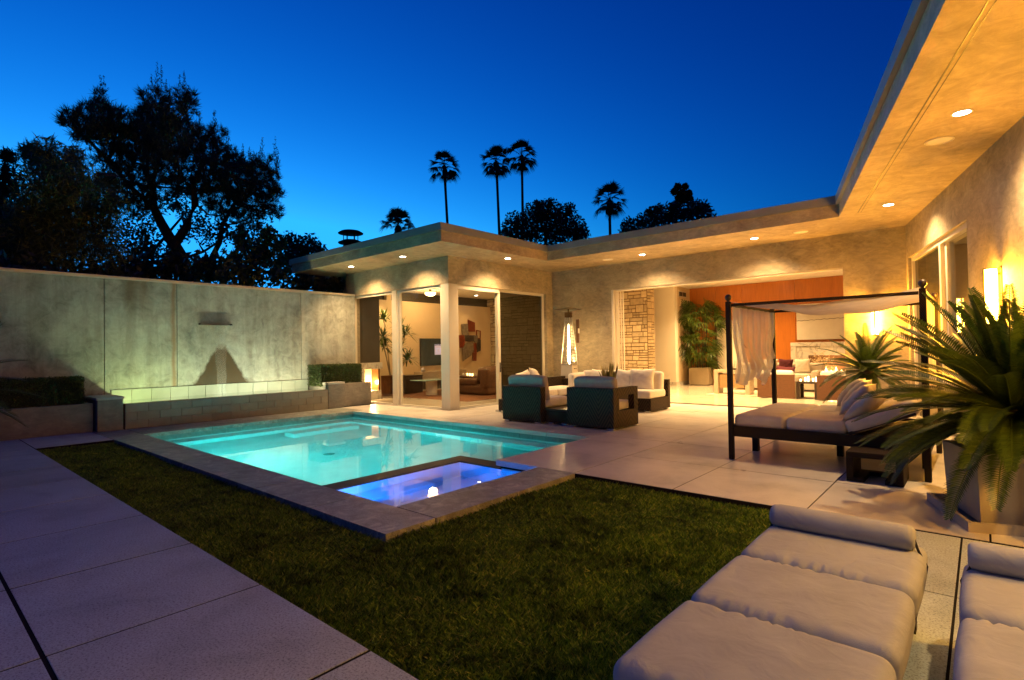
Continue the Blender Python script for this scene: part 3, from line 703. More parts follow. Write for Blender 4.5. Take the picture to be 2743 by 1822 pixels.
# ---- living room shell
hp(MB().box(-9.0,-1.0,21.0,21.25,0,S), 'wall', M['wall_white'])
for a,b,z0,z1 in ((-8.85,-7.74,0,S-.03),(-7.74,-6.75,2.45,S-.03),(-6.75,-4.95,0,S-.03),(-4.95,-1.0,0,S-.03)):
    hp(MB().box(a+.003,b-.003,20.955,20.999,z0,z1), 'wood_panel', M['orange_wood'], bevel=.003)
hp(MB().box(-7.78,-7.72,20.90,20.99,0,2.5), 'door_jamb', M['brown_wood'])
hp(MB().box(-9.7,-8.75,19.5,19.75,0,S-.03), 'wall', M['wall_white']); hp(MB().box(-9.0,-8.76,19.75,20.99,0,S-.03), 'wall', M['wall_in'])
hp(MB().box(-9.6,-8.72,19.48,19.5,0,.14).box(-8.76,-8.73,19.5,20.95,0,.14), 'skirting', M['marble'])
hp(MB().box(-8.755,-8.73,19.85,20.55,3.38,3.62), 'air_vent', M['frame']); 
for k in range(2): hp(MB().box(-8.732,-8.722,19.9+.33*k,20.18+.33*k,3.42,3.58), 'vent_slot', M['frame_dark'])
hp(MB().box(-12.4,-9.7,22.6,22.8,0,S-.03), 'wall', M['wall_white']); hp(MB().box(-12.4,-8.9,19.9,22.6,2.95,3.05), 'ceiling', M['ceiling'])
dr = hp(MB().box(-11.6,-10.45,22.55,22.6,0,2.55), 'door', M['wall_white'], bevel=.006)
hp(MB().box(-11.68,-11.6,22.53,22.6,0,2.63).box(-10.45,-10.37,22.53,22.6,0,2.63).box(-11.6,-10.45,22.53,22.6,2.55,2.63), 'frame', M['wall_in'], dr); hp(MB().box(-10.56,-10.48,22.5,22.55,1.0,1.04), 'handle', M['steel'], dr)
hp(MB().box(-1.05,-.8,13.6,21.2,0,S), 'wall', M['wall_in'])
# ---- pavilion interior wall (low partition with a dark gallery above)
hp(MB().box(-17.0,-16.8,10.25,SY,0,3.40), 'partition', M['wall_in']); hp(MB().box(-17.09,-16.98,10.25,SY,3.40,S-.03), 'clerestory', M['dark_panel'])
hp(MB().box(-16.95,-16.80,12.25,12.45,3.40,S-.03).box(-16.95,-16.8,15.2,15.4,3.4,S-.03), 'post', M['wall_in'])

# ---- small fittings on the house
def downlight(x, y, z, label, power, col, spot=120, disc=22, aim=(0,0), r=.075):
    t = thing('recessed_downlight', label, 'light', (x,y,z), 0, 'recessed downlights')
    MB().lathe([(r,0),(r+.018,0),(r+.018,-.006),(r,-.008)], 20, cap=False).build('trim_ring', M['frame'], t)
    m = MB(); n = 20; m.raw([(r*math.cos(6.283*k/n), r*math.sin(6.283*k/n), -.003) for k in range(n)], [tuple(range(n-1,-1,-1))]); m.build('lens', LENS, t)
    lamp('SPOT', 'beam', (x,y,z-.03), power, col, t, .05, (x+aim[0],y+aim[1],z-2), spot, 1.0)
    return t
LENS = emis('lamp_lens', (1,.90,.74), 26)
WARM = (1.0,.62,.27)
out_dl = [(-12.94,8.28,'recessed soffit downlight nearest the garden wall',(0,.55)),(-10.74,8.33,'recessed soffit downlight left of the pavilion roof corner',(0,.55)),
          (-9.13,10.41,'recessed soffit downlight over the glass door beside the pavilion corner',(-.55,0)),(-6.41,12.45,'recessed soffit downlight above the white outdoor sofa',(0,.5)),
          (-3.70,12.39,'recessed soffit downlight above the living room opening, right one',(0,.5)),(-1.14,11.08,'recessed soffit downlight at the inner corner of the right wing',(.5,.13)),
          (-.10,7.19,'large bright recessed downlight in the nearest soffit',(.5,.13)),(.94,3.30,'recessed soffit downlight over the loungers beyond the right edge',(.5,.13)),(1.97,-.56,'recessed soffit downlight behind the camera',(.5,.13))]
for x,y,l,aim in out_dl: downlight(x,y,S,l,190 if y < 4 else 360,WARM,126,26,(aim[0]*.7,aim[1]*.7))
for x,y,l in ((-7.42,12.47,'round white ceiling speaker above the patio heater'),(-2.79,12.41,'round white ceiling speaker near the inner corner'),(-.32,8.0,'round white ceiling speaker beside the large near downlight')):
    t = thing('ceiling_speaker', l, 'speaker', (x,y,S)); MB().lathe([(.0,-.006),(.11,-.006),(.112,-.001),(.125,-.001),(.125,-.010),(.12,-.012),(.115,0)],28).build('grille', M['ceiling'], t); MB().lathe([(.128,0),(.14,0),(.14,-.008),(.128,-.01)],28,cap=False).build('ring', M['frame'], t)

SCON = emis('sconce_diffuser', (1.0,.43,.03), 320)
def sconce(loc, rz, label):
    t = thing('wall_sconce', label, 'sconce', loc, rz)     # local -y points out of the wall
    MB().box(-.045,.045,-.012,0,-.35,.35).build('back_plate', M['bronze'], t)
    MB().lathe([(.055,-.32),(.055,.32)],20,(0,-.095,0)).build('diffuser', SCON, t, smooth=True)
    MB().lathe([(.058,.32),(.058,.335),(0,.336)],20,(0,-.095,0)).lathe([(0,-.336),(.058,-.335),(.058,-.32)],20,(0,-.095,0)).box(-.016,.016,-.166,-.153,-.335,.335).box(-.03,.03,-.04,-.012,.25,.28).box(-.03,.03,-.04,-.012,-.28,-.25).build('metal_frame', M['bronze'], t)
sconce((-1.64,13.30,1.97), 0, 'glowing upright wall sconce beside the living room opening behind the daybed')
ps = W(5.0,0); sconce((*ps,1.98), math.atan2(dW[1],dW[0]), 'large glowing upright wall sconce on the right wing above the potted cycad')
ps = W(9.6,0); sconce((*ps,1.98), math.atan2(dW[1],dW[0]), 'glowing wall sconce on the right wing beyond the picture edge')
t = thing('wall_thermometer', 'narrow wooden wall gauge with white tag beside the patio heater', 'gauge', (-8.96,13.30,1.63))
MB().box(-.05,.05,-.035,0,0,.69).build('board', M['brown_wood'], t, bevel=.01); MB().box(.03,.075,-.055,-.036,.28,.42).build('tag', M['wall_white'], t)

# ---- chimney on the pavilion roof
t = thing('chimney', 'dark metal chimney with round cap on the pavilion roof', 'chimney', (-17.2,11.0,T2+.45)); t.scale = (.66,.66,.80)
MB().box(-.9,.9,-.7,.7,-.62,.62).build('base', M['roofing'], t, bevel=.02); MB().prism([(-.98,-.78),(.98,-.78),(.98,.78),(-.98,.78)],.62,.70).build('cap', M['metal_fascia'], t)
MB().lathe([(.42,.70),(.40,.98),(.40,1.02)],28).build('flue', M['black'], t); MB().lathe([(.40,1.02),(.66,.96),(.68,1.0),(.42,1.10)],28).build('lower_collar', M['bronze'], t, smooth=True)
for k in range(6): MB().tube([(.38*math.cos(k*1.047),.38*math.sin(k*1.047),1.05),(.38*math.cos(k*1.047),.38*math.sin(k*1.047),1.42)],.022,6).build('strut', M['black'], t)
MB().lathe([(.66,1.40),(.68,1.43),(.5,1.52),(.0,1.58)],28).build('hood', M['bronze'], t, smooth=True)

# ================================================================== OUTDOOR FURNITURE
def rot(ax, deg): return Matrix.Rotation(R(deg), 3, ax)
def feet(t, pts, s=.06):
    for x,y in pts: MB().box(x-s,x+s,y-s*.6,y+s*.6,0,.035).build('foot', M['foot'], t, bevel=.004)

# armless wicker chair, back towards the pool (local: x 0..1, y 0 at the back)
t = thing('lounge_chair', 'armless dark wicker lounge chair with its back to the pool, left one', 'chair', (-7.49,8.30,0))
MB().box(0,1.0,0,.16,.035,.72).build('backrest', M['wicker'], t, bevel=.012); MB().box(.01,.99,.16,.95,.035,.30).build('seat_base', M['wicker'], t, bevel=.012)
MB().soft((.5,.58,.39),(.96,.80,.18),10,6,.12,None,.01,1).build('seat_cushion', M['cush_white'], t, smooth=True, weld=True)
MB().soft((.5,.25,.66),(.94,.19,.52),10,5,.10,rot('X',10),.02,2).build('back_cushion', M['cush_back'], t, smooth=True, weld=True)
feet(t, [(.1,.05),(.9,.05),(.1,.9),(.9,.9)])
# wicker chair with open arms
t = thing('lounge_chair', 'dark wicker lounge chair with open arms nearest the pool corner', 'chair', (-5.905,8.34,0))
MB().box(0,1.0,0,.14,.035,.74).build('backrest', M['wicker'], t, bevel=.012); MB().box(.12,.88,.14,.84,.035,.30).build('seat_base', M['wicker'], t, bevel=.012)
for x0 in (0,.88):
    MB().box(x0,x0+.12,.14,.89,.035,.33).box(x0,x0+.12,.14,.89,.60,.74).box(x0,x0+.12,.74,.89,.33,.60).box(x0,x0+.12,.14,.20,.33,.60).build('arm', M['wicker'], t)
MB().soft((.5,.52,.39),(.76,.72,.17),10,6,.12,None,.01,3).build('seat_cushion', M['cush_white'], t, smooth=True, weld=True)
MB().soft((.5,.23,.68),(.86,.20,.48),10,5,.10,rot('X',8),.02,4).build('back_cushion', M['cush_back'], t, smooth=True, weld=True)
feet(t, [(.08,.05),(.92,.05),(.08,.84),(.92,.84)])
# low wicker table between them, glass side table beyond
t = thing('low_table', 'low dark wicker table between the two lounge chairs', 'table', (-6.47,8.42,0))
MB().box(0,.53,0,.60,.04,.27).build('body', M['wicker_fine'], t, bevel=.01); MB().box(-.01,.54,-.01,.61,.27,.30).build('top', M['dark_wood'], t, bevel=.006); feet(t, [(.1,.05),(.43,.05)])
t = thing('side_table', 'black framed glass side table behind the low wicker table', 'table', (-6.62,9.55,0))
for x in (0,.50):
    for y in (0,.50): MB().box(x,x+.035,y,y+.035,0,.50).build('leg', M['black'], t)
MB().box(0,.535,0,.035,.465,.50).box(0,.535,.5,.535,.465,.5).box(0,.035,.035,.5,.465,.5).box(.5,.535,.035,.5,.465,.5).build('top_frame', M['black'], t); MB().raw([(.035,.035,.49),(.5,.035,.49),(.5,.5,.49),(.035,.5,.49)],[(0,1,2,3)]).build('glass_top', M['glass'], t); MB().box(.03,.505,.03,.505,.17,.19).build('shelf', M['black'], t)
# left loveseat against the pavilion side
t = thing('loveseat', 'dark wicker loveseat with white seat cushions beside the pavilion door', 'sofa', (-8.80,9.44,0))
MB().box(0,.15,.62,2.75,.035,.72).build('backrest', M['wicker'], t, bevel=.012); MB().box(.15,.92,.0,2.75,.035,.30).build('seat_base', M['wicker'], t, bevel=.012); MB().box(.15,.92,2.60,2.75,.30,.66).build('arm', M['wicker'], t, bevel=.012)
for k in range(2):
    MB().soft((.56,.82+1.08*k,.39),(.72,1.06,.18),10,6,.12,None,.01,5+k).build('seat_cushion', M['cush_white'], t, smooth=True, weld=True)
feet(t, [(.1,.05),(.85,.05),(.1,2.3),(.85,2.3)])
def cushion(name, label, loc, w, h, th, rx, ry, rz, mat, seed, cat='pillow', grp=None):
    o = MB().pillow((0,0,0), w, h, th, Matrix.Identity(3), seed).build(name, M[mat], None, smooth=True, weld=True)
    o.location = loc; o.rotation_euler = (R(rx),R(ry),R(rz)); return tag(o, label, cat, grp)
cushion('throw_pillow','white throw pillow flopped on the loveseat behind the left chair',(-8.45,10.62,.78),.46,.46,.17,62,8,112,'cush_white',31)
cushion('throw_pillow','flatter white throw pillow at the left end of the loveseat',(-8.48,10.25,.74),.46,.40,.15,66,-12,86,'cush_white',32)
# white sofa in front of the wall
t = thing('outdoor_sofa', 'long outdoor sofa with white cushions before the living room opening', 'sofa', (-7.98,11.15,0))
Wd = 2.37
MB().box(0,Wd,.88,1.01,.035,.70).build('backrest', M['wicker'], t, bevel=.012); MB().box(0,Wd,0,.88,.035,.31).build('seat_base', M['wicker'], t, bevel=.012)
for k in range(2):
    MB().soft((Wd*(.25+.5*k),.40,.395),(Wd/2-.02,.82,.18),12,6,.10,None,.01,9+k).build('seat_cushion', M['cush_white'], t, smooth=True, weld=True)
for k in range(2):
    MB().soft((.12+1.1*(k+.5),.73,.655),(1.09,.20,.46),10,5,.09,rot('X',-7),.015,13+k).build('back_cushion', M['cush_white'], t, smooth=True, weld=True)
MB().soft((.13,.55,.62),(.20,.85,.42),10,5,.09,None,.015,15).build('side_cushion', M['cush_white'], t, smooth=True, weld=True)
feet(t, [(.12,.05),(Wd-.1,.05),(.12,.95),(Wd-.1,.95),(Wd/2,.05)])
for k,(x,w,l) in enumerate(((-7.32,.50,'white scatter pillow at the left end of the long outdoor sofa'),(-6.92,.52,'white scatter pillow second from left on the long outdoor sofa'),(-6.52,.54,'white scatter pillow third from left on the long outdoor sofa'),(-6.05,.60,'large white scatter pillow at the right end of the long outdoor sofa'))):
    cushion('scatter_pillow', l, (x,11.72-.04*k,.70), w, w*.92, .18, 72, 4-5*(k%2), -4+5*k, 'cush_white', 41+k)
# potted succulent on the low table by the chair
t = thing('potted_succulent', 'spiky potted succulent rising behind the open-arm chair', 'plant', (-6.05,10.15,.0))
MB().box(-.28,.28,-.28,.28,0,.55).build('stand', M['wicker_fine'], t, bevel=.01); MB().lathe([(.10,.55),(.14,.57),(.16,.70),(.14,.70),(.13,.68),(0,.67)],18).build('pot', M['pot'], t)
V = []
for k in range(40):
    a = RNG.uniform(0,6.28); r = RNG.uniform(.02,.14); h = RNG.uniform(.28,.52); lean = RNG.uniform(.02,.22); w = .026
    b = np.array([r*math.cos(a)*.7,r*math.sin(a)*.7,.66]); tip = b+np.array([lean*math.cos(a),lean*math.sin(a),h]); sd = np.array([-math.sin(a+.6),math.cos(a+.6),0])*w; mid = b+(tip-b)*.45
    V.append([b-sd*.6,mid-sd,tip,mid+sd])
quads_np('leaves', np.array(V), leafmat('succulent', (.10,.11,.02),(.34,.27,.07)), t)

# pyramid patio heater
t = thing('patio_heater', 'steel pyramid patio heater with burning flame tube beside the wall gauge', 'heater', (-8.68,12.42,0), R(8)); t.scale = (.78,.78,1.06)
def frus(z0,a0,z1,a1): 
    m = MB(); return m.raw([(sx*a0,sy*a0,z0) for sx,sy in ((-1,-1),(1,-1),(1,1),(-1,1))]+[(sx*a1,sy*a1,z1) for sx,sy in ((-1,-1),(1,-1),(1,1),(-1,1))],[(3,2,1,0),(4,5,6,7),(0,1,5,4),(1,2,6,5),(2,3,7,6),(3,0,4,7)])
frus(.03,.27,.95,.215).build('cabinet', M['heater_paint'], t, bevel=.006); frus(0,.28,.03,.28).build('base', M['black'], t); frus(.95,.225,.985,.225).build('deck', M['steel'], t)
for sx,sy in ((-1,-1),(1,-1),(1,1),(-1,1)): MB().bar((sx*.215,sy*.215,.985),(sx*.085,sy*.085,2.22),.022,.022).build('post', M['steel'], t)
for k in range(30):
    z = 1.03+.039*k; a = .215+(.085-.215)*(z-.985)/1.235; m = MB()
    for s_ in (-1,1): m.bar((-a,s_*a,z),(a,s_*a,z),.008,.010); m.bar((s_*a,-a,z),(s_*a,a,z),.008,.010)
    m.build('guard_wire', M['steel'], t)
MB().lathe([(.055,.985),(.055,2.2)],20,cap=False).build('glass_tube', M['glass'], t); frus(2.20,.10,2.33,.10).build('burner_cap', M['bronze'], t)
m = MB(); m.raw([(-.40,-.40,2.40),(.40,-.40,2.40),(.40,.40,2.40),(-.40,.40,2.40),(0,0,2.48)],[(0,1,4),(1,2,4),(2,3,4),(3,0,4)]); m.raw([(-.40,-.40,2.395),(.40,-.40,2.395),(.40,.40,2.395),(-.40,.40,2.395),(0,0,2.45)],[(1,0,4),(2,1,4),(3,2,4),(0,3,4)]); m.build('reflector', M['steel'], t)
MB().tube([(0,0,2.33),(0,0,2.47)],.03,8).build('hub', M['bronze'], t)
m = MB().lathe([(.02,.99),(.046,1.06),(.050,1.20),(.044,1.45),(.028,1.72),(.006,2.02)],14); m.build('flame', emis('heater_flame', (1.0,.62,.25), 60), t, smooth=True)
lamp('POINT','flame_light',(-8.68,12.42,1.35),60,(1,.6,.25),t,.05).location = (0,0,1.35)
for k in range(2): MB().lathe([(0,0),(.02,0),(.02,.02),(0,.022)],10,(.10,.0,0)).build('knob', M['black'], t).location = (.13,-.06+.12*k,.85)

# ---- canopy daybed
DX0,DX1,DY0,DY1 = -2.47,-.46,7.13,9.08
t = thing('daybed', 'canopy daybed of dark woven wicker with draped sides and thick mattresses', 'daybed', (DX0,DY0,0))
LX,LY = DX1-DX0, DY1-DY0
for i,(x,y) in enumerate(((0,0),(LX,0),(0,LY),(LX,LY))):
    p = MB().box(x-.031,x+.031,y-.031,y+.031,0,2.03).build('post', M['wicker_fine'], t, bevel=.008)
    MB().lathe([(.016,2.03),(.02,2.042),(.036,2.058),(.041,2.08),(.035,2.105),(.016,2.122),(0,2.124)],16,(x,y,0)).build('finial', M['dark_wood'], p, smooth=True)
for x0,x1,y0,y1,n_ in ((.036,LX-.036,-.03,.03,0),(.036,LX-.036,LY-.03,LY+.03,0),(-.03,.03,.036,LY-.036,0),(LX-.03,LX+.03,.036,LY-.036,0)):
    MB().box(x0,x1,y0,y1,.30,.435).build('bed_rail', M['wicker_fine'], t, bevel=.008); MB().box(x0,x1,y0*.6+(y1)*.4 if n_ else y0+.012,y1-.012,2.0-.035,2.0).build('top_rail', M['wicker_fine'], t)
MB().box(.03,LX-.03,.03,LY-.03,.36,.40).build('bed_base', M['dark_wood'], t)
for x,y in ((.03,LY*.37),(LX-.1,LY*.37),(LX*.5,LY*.5)): MB().box(x,x+.07,y,y+.10,0,.30).build('inner_leg', M['wicker_fine'], t)
for j in range(2):
    yc = .03+(LY-.06)*(.25+.5*j); yw = (LY-.06)/2-.006
    MB().soft((.33,yc,.49),(.61,yw,.165),10,7,.12,None,.012,51+j).build('mattress', M['cush_tan'], t, smooth=True, weld=True)
    MB().soft((.955,yc,.49),(.635,yw,.165),10,7,.12,None,.012,55+j).build('mattress', M['cush_tan'], t, smooth=True, weld=True)
    MB().soft((1.60,yc,.63),(.72,yw,.165),10,7,.12,rot('Y',-24),.012,59+j).build('head_mattress', M['cush_tan'], t, smooth=True, weld=True)
    MB().bar((1.30,yc,.44),(1.92,yc,.70),yw,.03).build('head_board', M['dark_wood'], t)
def canopy(u,v):
    x = LX*u; y = -.02+(LY+.04)*v; sag = .16*math.sin(math.pi*u)**.8*math.sin(math.pi*v)**.5 + .10*math.sin(math.pi*u)*(1-math.sin(math.pi*v)) + .012*math.sin(17*u+3*v)
    return (x,y,2.035-sag)
MB().grid(canopy,36,30).build('canopy', M['canopy'], t, smooth=True)
def fold(u, f, amp): return amp*(math.sin(f*u)+.45*math.sin(f*2.3*u+1.1))
def drapeL(u,v):   # gathered and tied up in the middle
    y = .05+(LY-.10)*u; low = 1.06-.16*math.exp(-((u-.16)/.14)**2)-.20*math.exp(-((u-.62)/.10)**2)+.22*math.exp(-((u-.97)/.12)**2)
    z = 1.965+(low-1.965)*v; pinch = math.exp(-((v-.72)/.20)**2)*.28
    y = y+(LY*.45-y)*pinch*.55; bulge = .10*math.exp(-((v-.85)/.16)**2)*math.sin(math.pi*u)
    return (.02+fold(u,46,.016+.02*v)+bulge, y, z+.03*math.sin(12*u)*v)
MB().grid(drapeL,90,40).build('drape', M['drape'], t, smooth=True)
MB().tube([(-.02,.35,1.95),(.0,.50,1.5),(.03,.62,1.42)],.008,6).build('drape_tie', M['canopy'], t)
def drapeR(u,v): return (LX-.02+fold(u,60,.016), .05+(LY-.10)*(u*.98), 1.965-1.42*v)
MB().grid(drapeR,100,12).build('drape', M['drape'], t, smooth=True)
for k,(x,y,z,rx,ry,rz,l) in enumerate(((-1.36,8.60,.80,0,-50,4,'silvery satin pillow farthest from view on the daybed'),(-1.24,8.18,.80,0,-52,0,'silvery satin pillow second from back on the daybed'),(-1.16,7.76,.78,0,-50,-4,'silvery satin pillow in the middle of the daybed'),(-1.03,7.40,.74,-4,-46,-8,'crumpled silvery satin pillow nearest the daybed edge'))):
    cushion('satin_pillow', l, (x,y,z), .48, .46, .17, rx, ry, rz, 'silver_cloth', 61+k)
# wicker stool table
t = thing('wicker_stool', 'hollow dark wicker cube table on the terrace before the daybed', 'table', (-1.13,6.70,0))
MB().box(0,.50,0,.50,.255,.315).build('top', M['wicker_fine'], t, bevel=.006)
for x in (0,.435): MB().box(x,x+.065,0,.50,.0,.255).build('side', M['wicker_fine'], t, bevel=.006)
MB().box(.065,.16,.0,.50,0,.045).box(.34,.435,.0,.50,0,.045).box(.16,.34,.40,.50,0,.045).build('foot_rail', M['wicker_fine'], t, bevel=.004)

# ---- sun loungers
def lounger(x0, y0, label, seed):
    t = thing('sun_lounger', label, 'sun lounger', (x0,y0,0), 0, 'grey sun loungers')
    w = .73
    MB().box(.03,w-.03,.06,1.92,.14,.255).build('frame', M['wicker'], t, bevel=.012)
    for x in (.05,w-.12):
        for y in (.10,1.80): MB().box(x,x+.07,y,y+.07,0,.14).build('leg', M['wicker_fine'], t)
    ed = [0,.635,1.255,1.94]
    for k in range(3):
        a,b = ed[k],ed[k+1]
        MB().soft((w/2,(a+b)/2,.338),(w-.004,b-a-.004,.165),40,6.5,.05,None,.02,seed+k,.34).build('cushion', M['cush_grey'], t, smooth=True, weld=True)
    prof = [(0,-.335),(.045,-.334),(.060,-.322),(.066,-.29),(.067,.0),(.066,.29),(.060,.322),(.045,.334),(0,.335)]
    b = MB().lathe(prof,22).build('bolster', M['cush_grey'], t, smooth=True); b.rotation_euler = (0,R(90),0); b.location = (w/2-.01,1.80,.475); b.scale = (.95,1.15,1)
    for q in (-1,1): MB().tube([(w/2-.01+q*.33,1.80,.475),(w/2+q*(w/2-.03),1.78,.430),(w/2+q*(w/2+.004),1.77,.36),(w/2+q*(w/2-.01),1.76,.27)],.006,5).build('strap', M['black'], t)
    MB().box(-.045,-.002,.56,.59,.30,.302).build('care_tag', M['wall_white'], t)
    return t
lounger(-.965,1.56,'grey cushioned sun lounger beside the lawn edge',71)
lounger(-.095,1.46,'grey cushioned sun lounger cut off by the right picture edge',81)

# ================================================================== INDOORS: PAVILION
WI = (1.0,.62,.25)
t = thing('see_through_fireplace', 'veined marble fireplace with glowing opening behind the left glass pane', 'fireplace', (-14.35,9.36,0))
MB().box(-.42,.0,.06,.86,0,.26).build('hearth', M['marble'], t, bevel=.006); MB().box(-.42,-.03,.10,.28,.26,.93).build('pillar', M['marble'], t); MB().box(-.45,.02,.03,.90,.93,1.13).build('mantel', M['marble'], t, bevel=.006)
MB().box(-.40,-.02,.76,.82,.26,.93).build('side_glass_frame', M['bronze'], t); MB().box(-.40,-.38,.28,.76,.26,.93).build('fire_back', M['pale_wood'], t)
MB().box(-.30,-.10,.30,.58,.262,.285).build('burner', emis('burner_glow', (1,.62,.25), 4), t); lamp('POINT','fire_glow',(0,0,0),60,(1,.6,.25),t,.05).location = (-.22,.66,.5)
MB().box(-.40,.02,.08,.80,1.14,3.76).build('chimney_breast', M['dark_panel'], t)
t = thing('television', 'dark wall television with a small glowing menu', 'television', (-16.79,14.6,.88)); 
MB().box(0,.06,-.82,.85,0,1.09).build('body', M['black'], t, bevel=.008); MB().box(.06,.064,-.80,.83,.02,1.07).build('screen', mk('tv_glass', (.02,.025,.022), .12, 0, .05), t)
scr = emis('menu_glow', (.12,.38,1.0), .3); dim = emis('menu_dim', (.01,.05,.25), .3)
MB().box(.0645,.066,-.10,.30,.43,.80).build('menu_card', dim, t)
m = MB()
for a,b,c,d in ((-.08,.28,.735,.745),(-.08,.28,.45,.46),(-.08,-.068,.46,.735),(.268,.28,.46,.735),(-.03,.23,.52,.70),(-.06,.26,.475,.49)): m.box(.0662,.0668,a,b,c,d)
m.build('menu_frame', scr, t); MB().box(.067,.0675,.04,.16,.55,.66).build('menu_figure', dim, t)
fc = bpy.data.curves.new('menu_title','FONT'); fc.body = 'PANDORA'; fc.size = .085; fc.align_x = 'CENTER'; fc.extrude = .0005
tmp = bpy.data.objects.new('tmp', fc); COL.objects.link(tmp); bpy.context.view_layer.update(); tm = bpy.data.meshes.new_from_object(tmp.evaluated_get(bpy.context.evaluated_depsgraph_get())); bpy.data.objects.remove(tmp); tm.materials.clear(); tm.materials.append(scr); fo = bpy.data.objects.new('menu_title', tm); COL.objects.link(fo); fo.parent = t; fo.location = (.0668,.10,.80); fo.rotation_euler = (R(90),0,R(90))
t = thing('media_console', 'long low wooden console under the television', 'console', (-16.75,14.2,0))
MB().box(0,.5,-.75,1.6,.30,.66).build('body', M['pale_wood'], t, bevel=.006); MB().box(.05,.45,-.6,1.4,0,.30).build('plinth', M['dark_wood'], t)
MB().lathe([(.08,0),(.10,.03),(.07,.12),(.03,.17),(0,.18)],14,(.25,-.5,.66)).build('bowl', M['pot'], t, smooth=True)
t = thing('dark_cabinet', 'low dark cabinet standing on the brown rug edge', 'cabinet', (-15.55,11.62,0))
MB().box(0,.62,0,.75,.03,.60).build('body', M['dark_wood'], t, bevel=.006); MB().box(-.01,.63,-.01,.76,.60,.63).build('top', M['dark_wood'], t)
t = thing('glass_bench', 'narrow glass table on a round stone pedestal', 'table', (-13.85,11.85,0)); MB().lathe([(.19,0),(.19,.50)],24).build('pedestal', M['cush_tan'], t); MB().box(-.34,.34,-.62,1.1,.50,.525).build('glass_top', mk('frosted_glass', (.30,.48,.42), .15), t, bevel=.006)
t = thing('rug', 'brown rug on the pavilion floor', 'rug', (-13.3,13.2,0)); MB().box(-2.2,2.2,-2.35,2.6,.0,.012).build('pile', M['rug'], t)
t = thing('corner_armchair', 'brown upholstered armchair seen through the open glass door', 'armchair', (-13.2,12.5,0))
MB().soft((.55,.42,.18),(1.35,.82,.34),10,8,.05,None,0,91).build('base', M['brown_fabric'], t, smooth=True, weld=True); MB().soft((.30,.42,.42),(.92,.82,.20),10,5,.12,None,.02,92).build('seat_cushion', M['brown_fabric'], t, smooth=True, weld=True)
MB().soft((1.10,.42,.55),(.34,.84,.72),10,6,.08,rot('Y',6),.0,93).build('backrest', M['brown_fabric'], t, smooth=True, weld=True); MB().soft((.88,.42,.66),(.20,.74,.42),8,4,.15,rot('Y',12),.02,94).build('back_pillow', M['brown_fabric'], t, smooth=True, weld=True)
t = thing('coffee_table', 'dark block coffee table with candles behind the brown armchair', 'table', (-14.2,14.0,0)); MB().box(-.6,.6,-.45,.45,.02,.48).build('body', M['dark_wood'], t, bevel=.008); MB().box(-.63,.63,-.48,.48,.48,.54).build('top', M['brown_wood'], t, bevel=.006)
CAN = emis('candle_glow', (1,.55,.18), 5)
for k in range(7):
    MB().lathe([(.03,0),(.035,.07),(.0,.09)],10,(-.35+.11*k,.1*math.sin(k*2.1),.54)).build('candle', CAN if k % 2 else M['cush_white'], t)
# wall sculpture of metal plates
t = thing('wall_sculpture', 'wall sculpture of overlapping rust red and grey metal plates', 'artwork', (-16.79,16.5,2.0))
reds = mk('rust_red_plate', (.20,.035,.012), .45, .5, .5, 6); greys = mk('grey_plate', (.20,.17,.13), .5, .5, .5, 9); dk = mk('dark_plate', (.05,.04,.035), .5, .5, .4, 9)
for poly,mm,dx in (([(-.10,.80),(.33,.68),(.33,.28),(-.06,.28)],reds,.05),([(-.46,.60),(-.08,.62),(-.04,.10),(-.42,.05)],greys,.03),([(-.64,.12),(-.32,.12),(-.30,-.42),(-.60,-.42)],reds,.05),([(-.30,.12),(.30,.12),(.30,-.16),(-.30,-.14)],dk,.06),([(-.25,-.20),(.18,-.18),(.22,-.52),(.05,-.75),(-.45,-1.0),(-.46,-.45)],greys,.07),([(.22,.10),(.46,.12),(.44,-.20),(.24,-.18)],greys,.08),([(.40,.36),(.70,.33),(.70,.28),(.46,.31),(.46,.02),(.64,0),(.64,.29),(.70,.28),(.68,-.05),(.40,-.02)],reds,.04),([(.46,-.02),(.68,-.06),(.66,-.55),(.44,-.62)],dk,.05),([(.20,-.22),(.40,-.22),(.40,-.62),(.20,-.6)],reds,.06),([(.16,-.62),(.42,-.6),(.40,-1.0),(.18,-1.0)],reds,.04)):
    m = MB(); n = len(poly); m.raw([(dx,y,z) for y,z in poly]+[(dx+.02,y,z) for y,z in poly],[tuple(range(n)),tuple(range(2*n-1,n-1,-1))]+[(i,(i+1)%n,(i+1)%n+n,i+n) for i in range(n)]); m.build('plate', mm, t)
t = thing('ceiling_lamp', 'round warm ceiling lamp inside the pavilion', 'lamp', (-15.6,13.35,3.60)); MB().lathe([(0,-.06),(.14,-.05),(.20,.0),(.20,.06),(0,.08)],24).build('shade', emis('ceiling_shade', (1,.62,.28), 6), t, smooth=True); MB().lathe([(.05,.08),(.05,.17)],12).build('stem', M['bronze'], t)
lamp('POINT','ceiling_bulb',(0,0,0),90,WI,t,.15).location = (0,0,-.12)
for x,y,p,l in ((-16.25,11.6,75,'recessed ceiling light washing the pavilion back wall'),(-16.0,16.2,22,'recessed ceiling light above the wall sculpture'),(-11.5,11.6,45,'recessed ceiling light behind the pavilion corner column'),(-12.5,16.6,40,'recessed ceiling light before the stone end wall')):
    downlight(x,y,S-.032,l,p*3.6,WI,110,20)

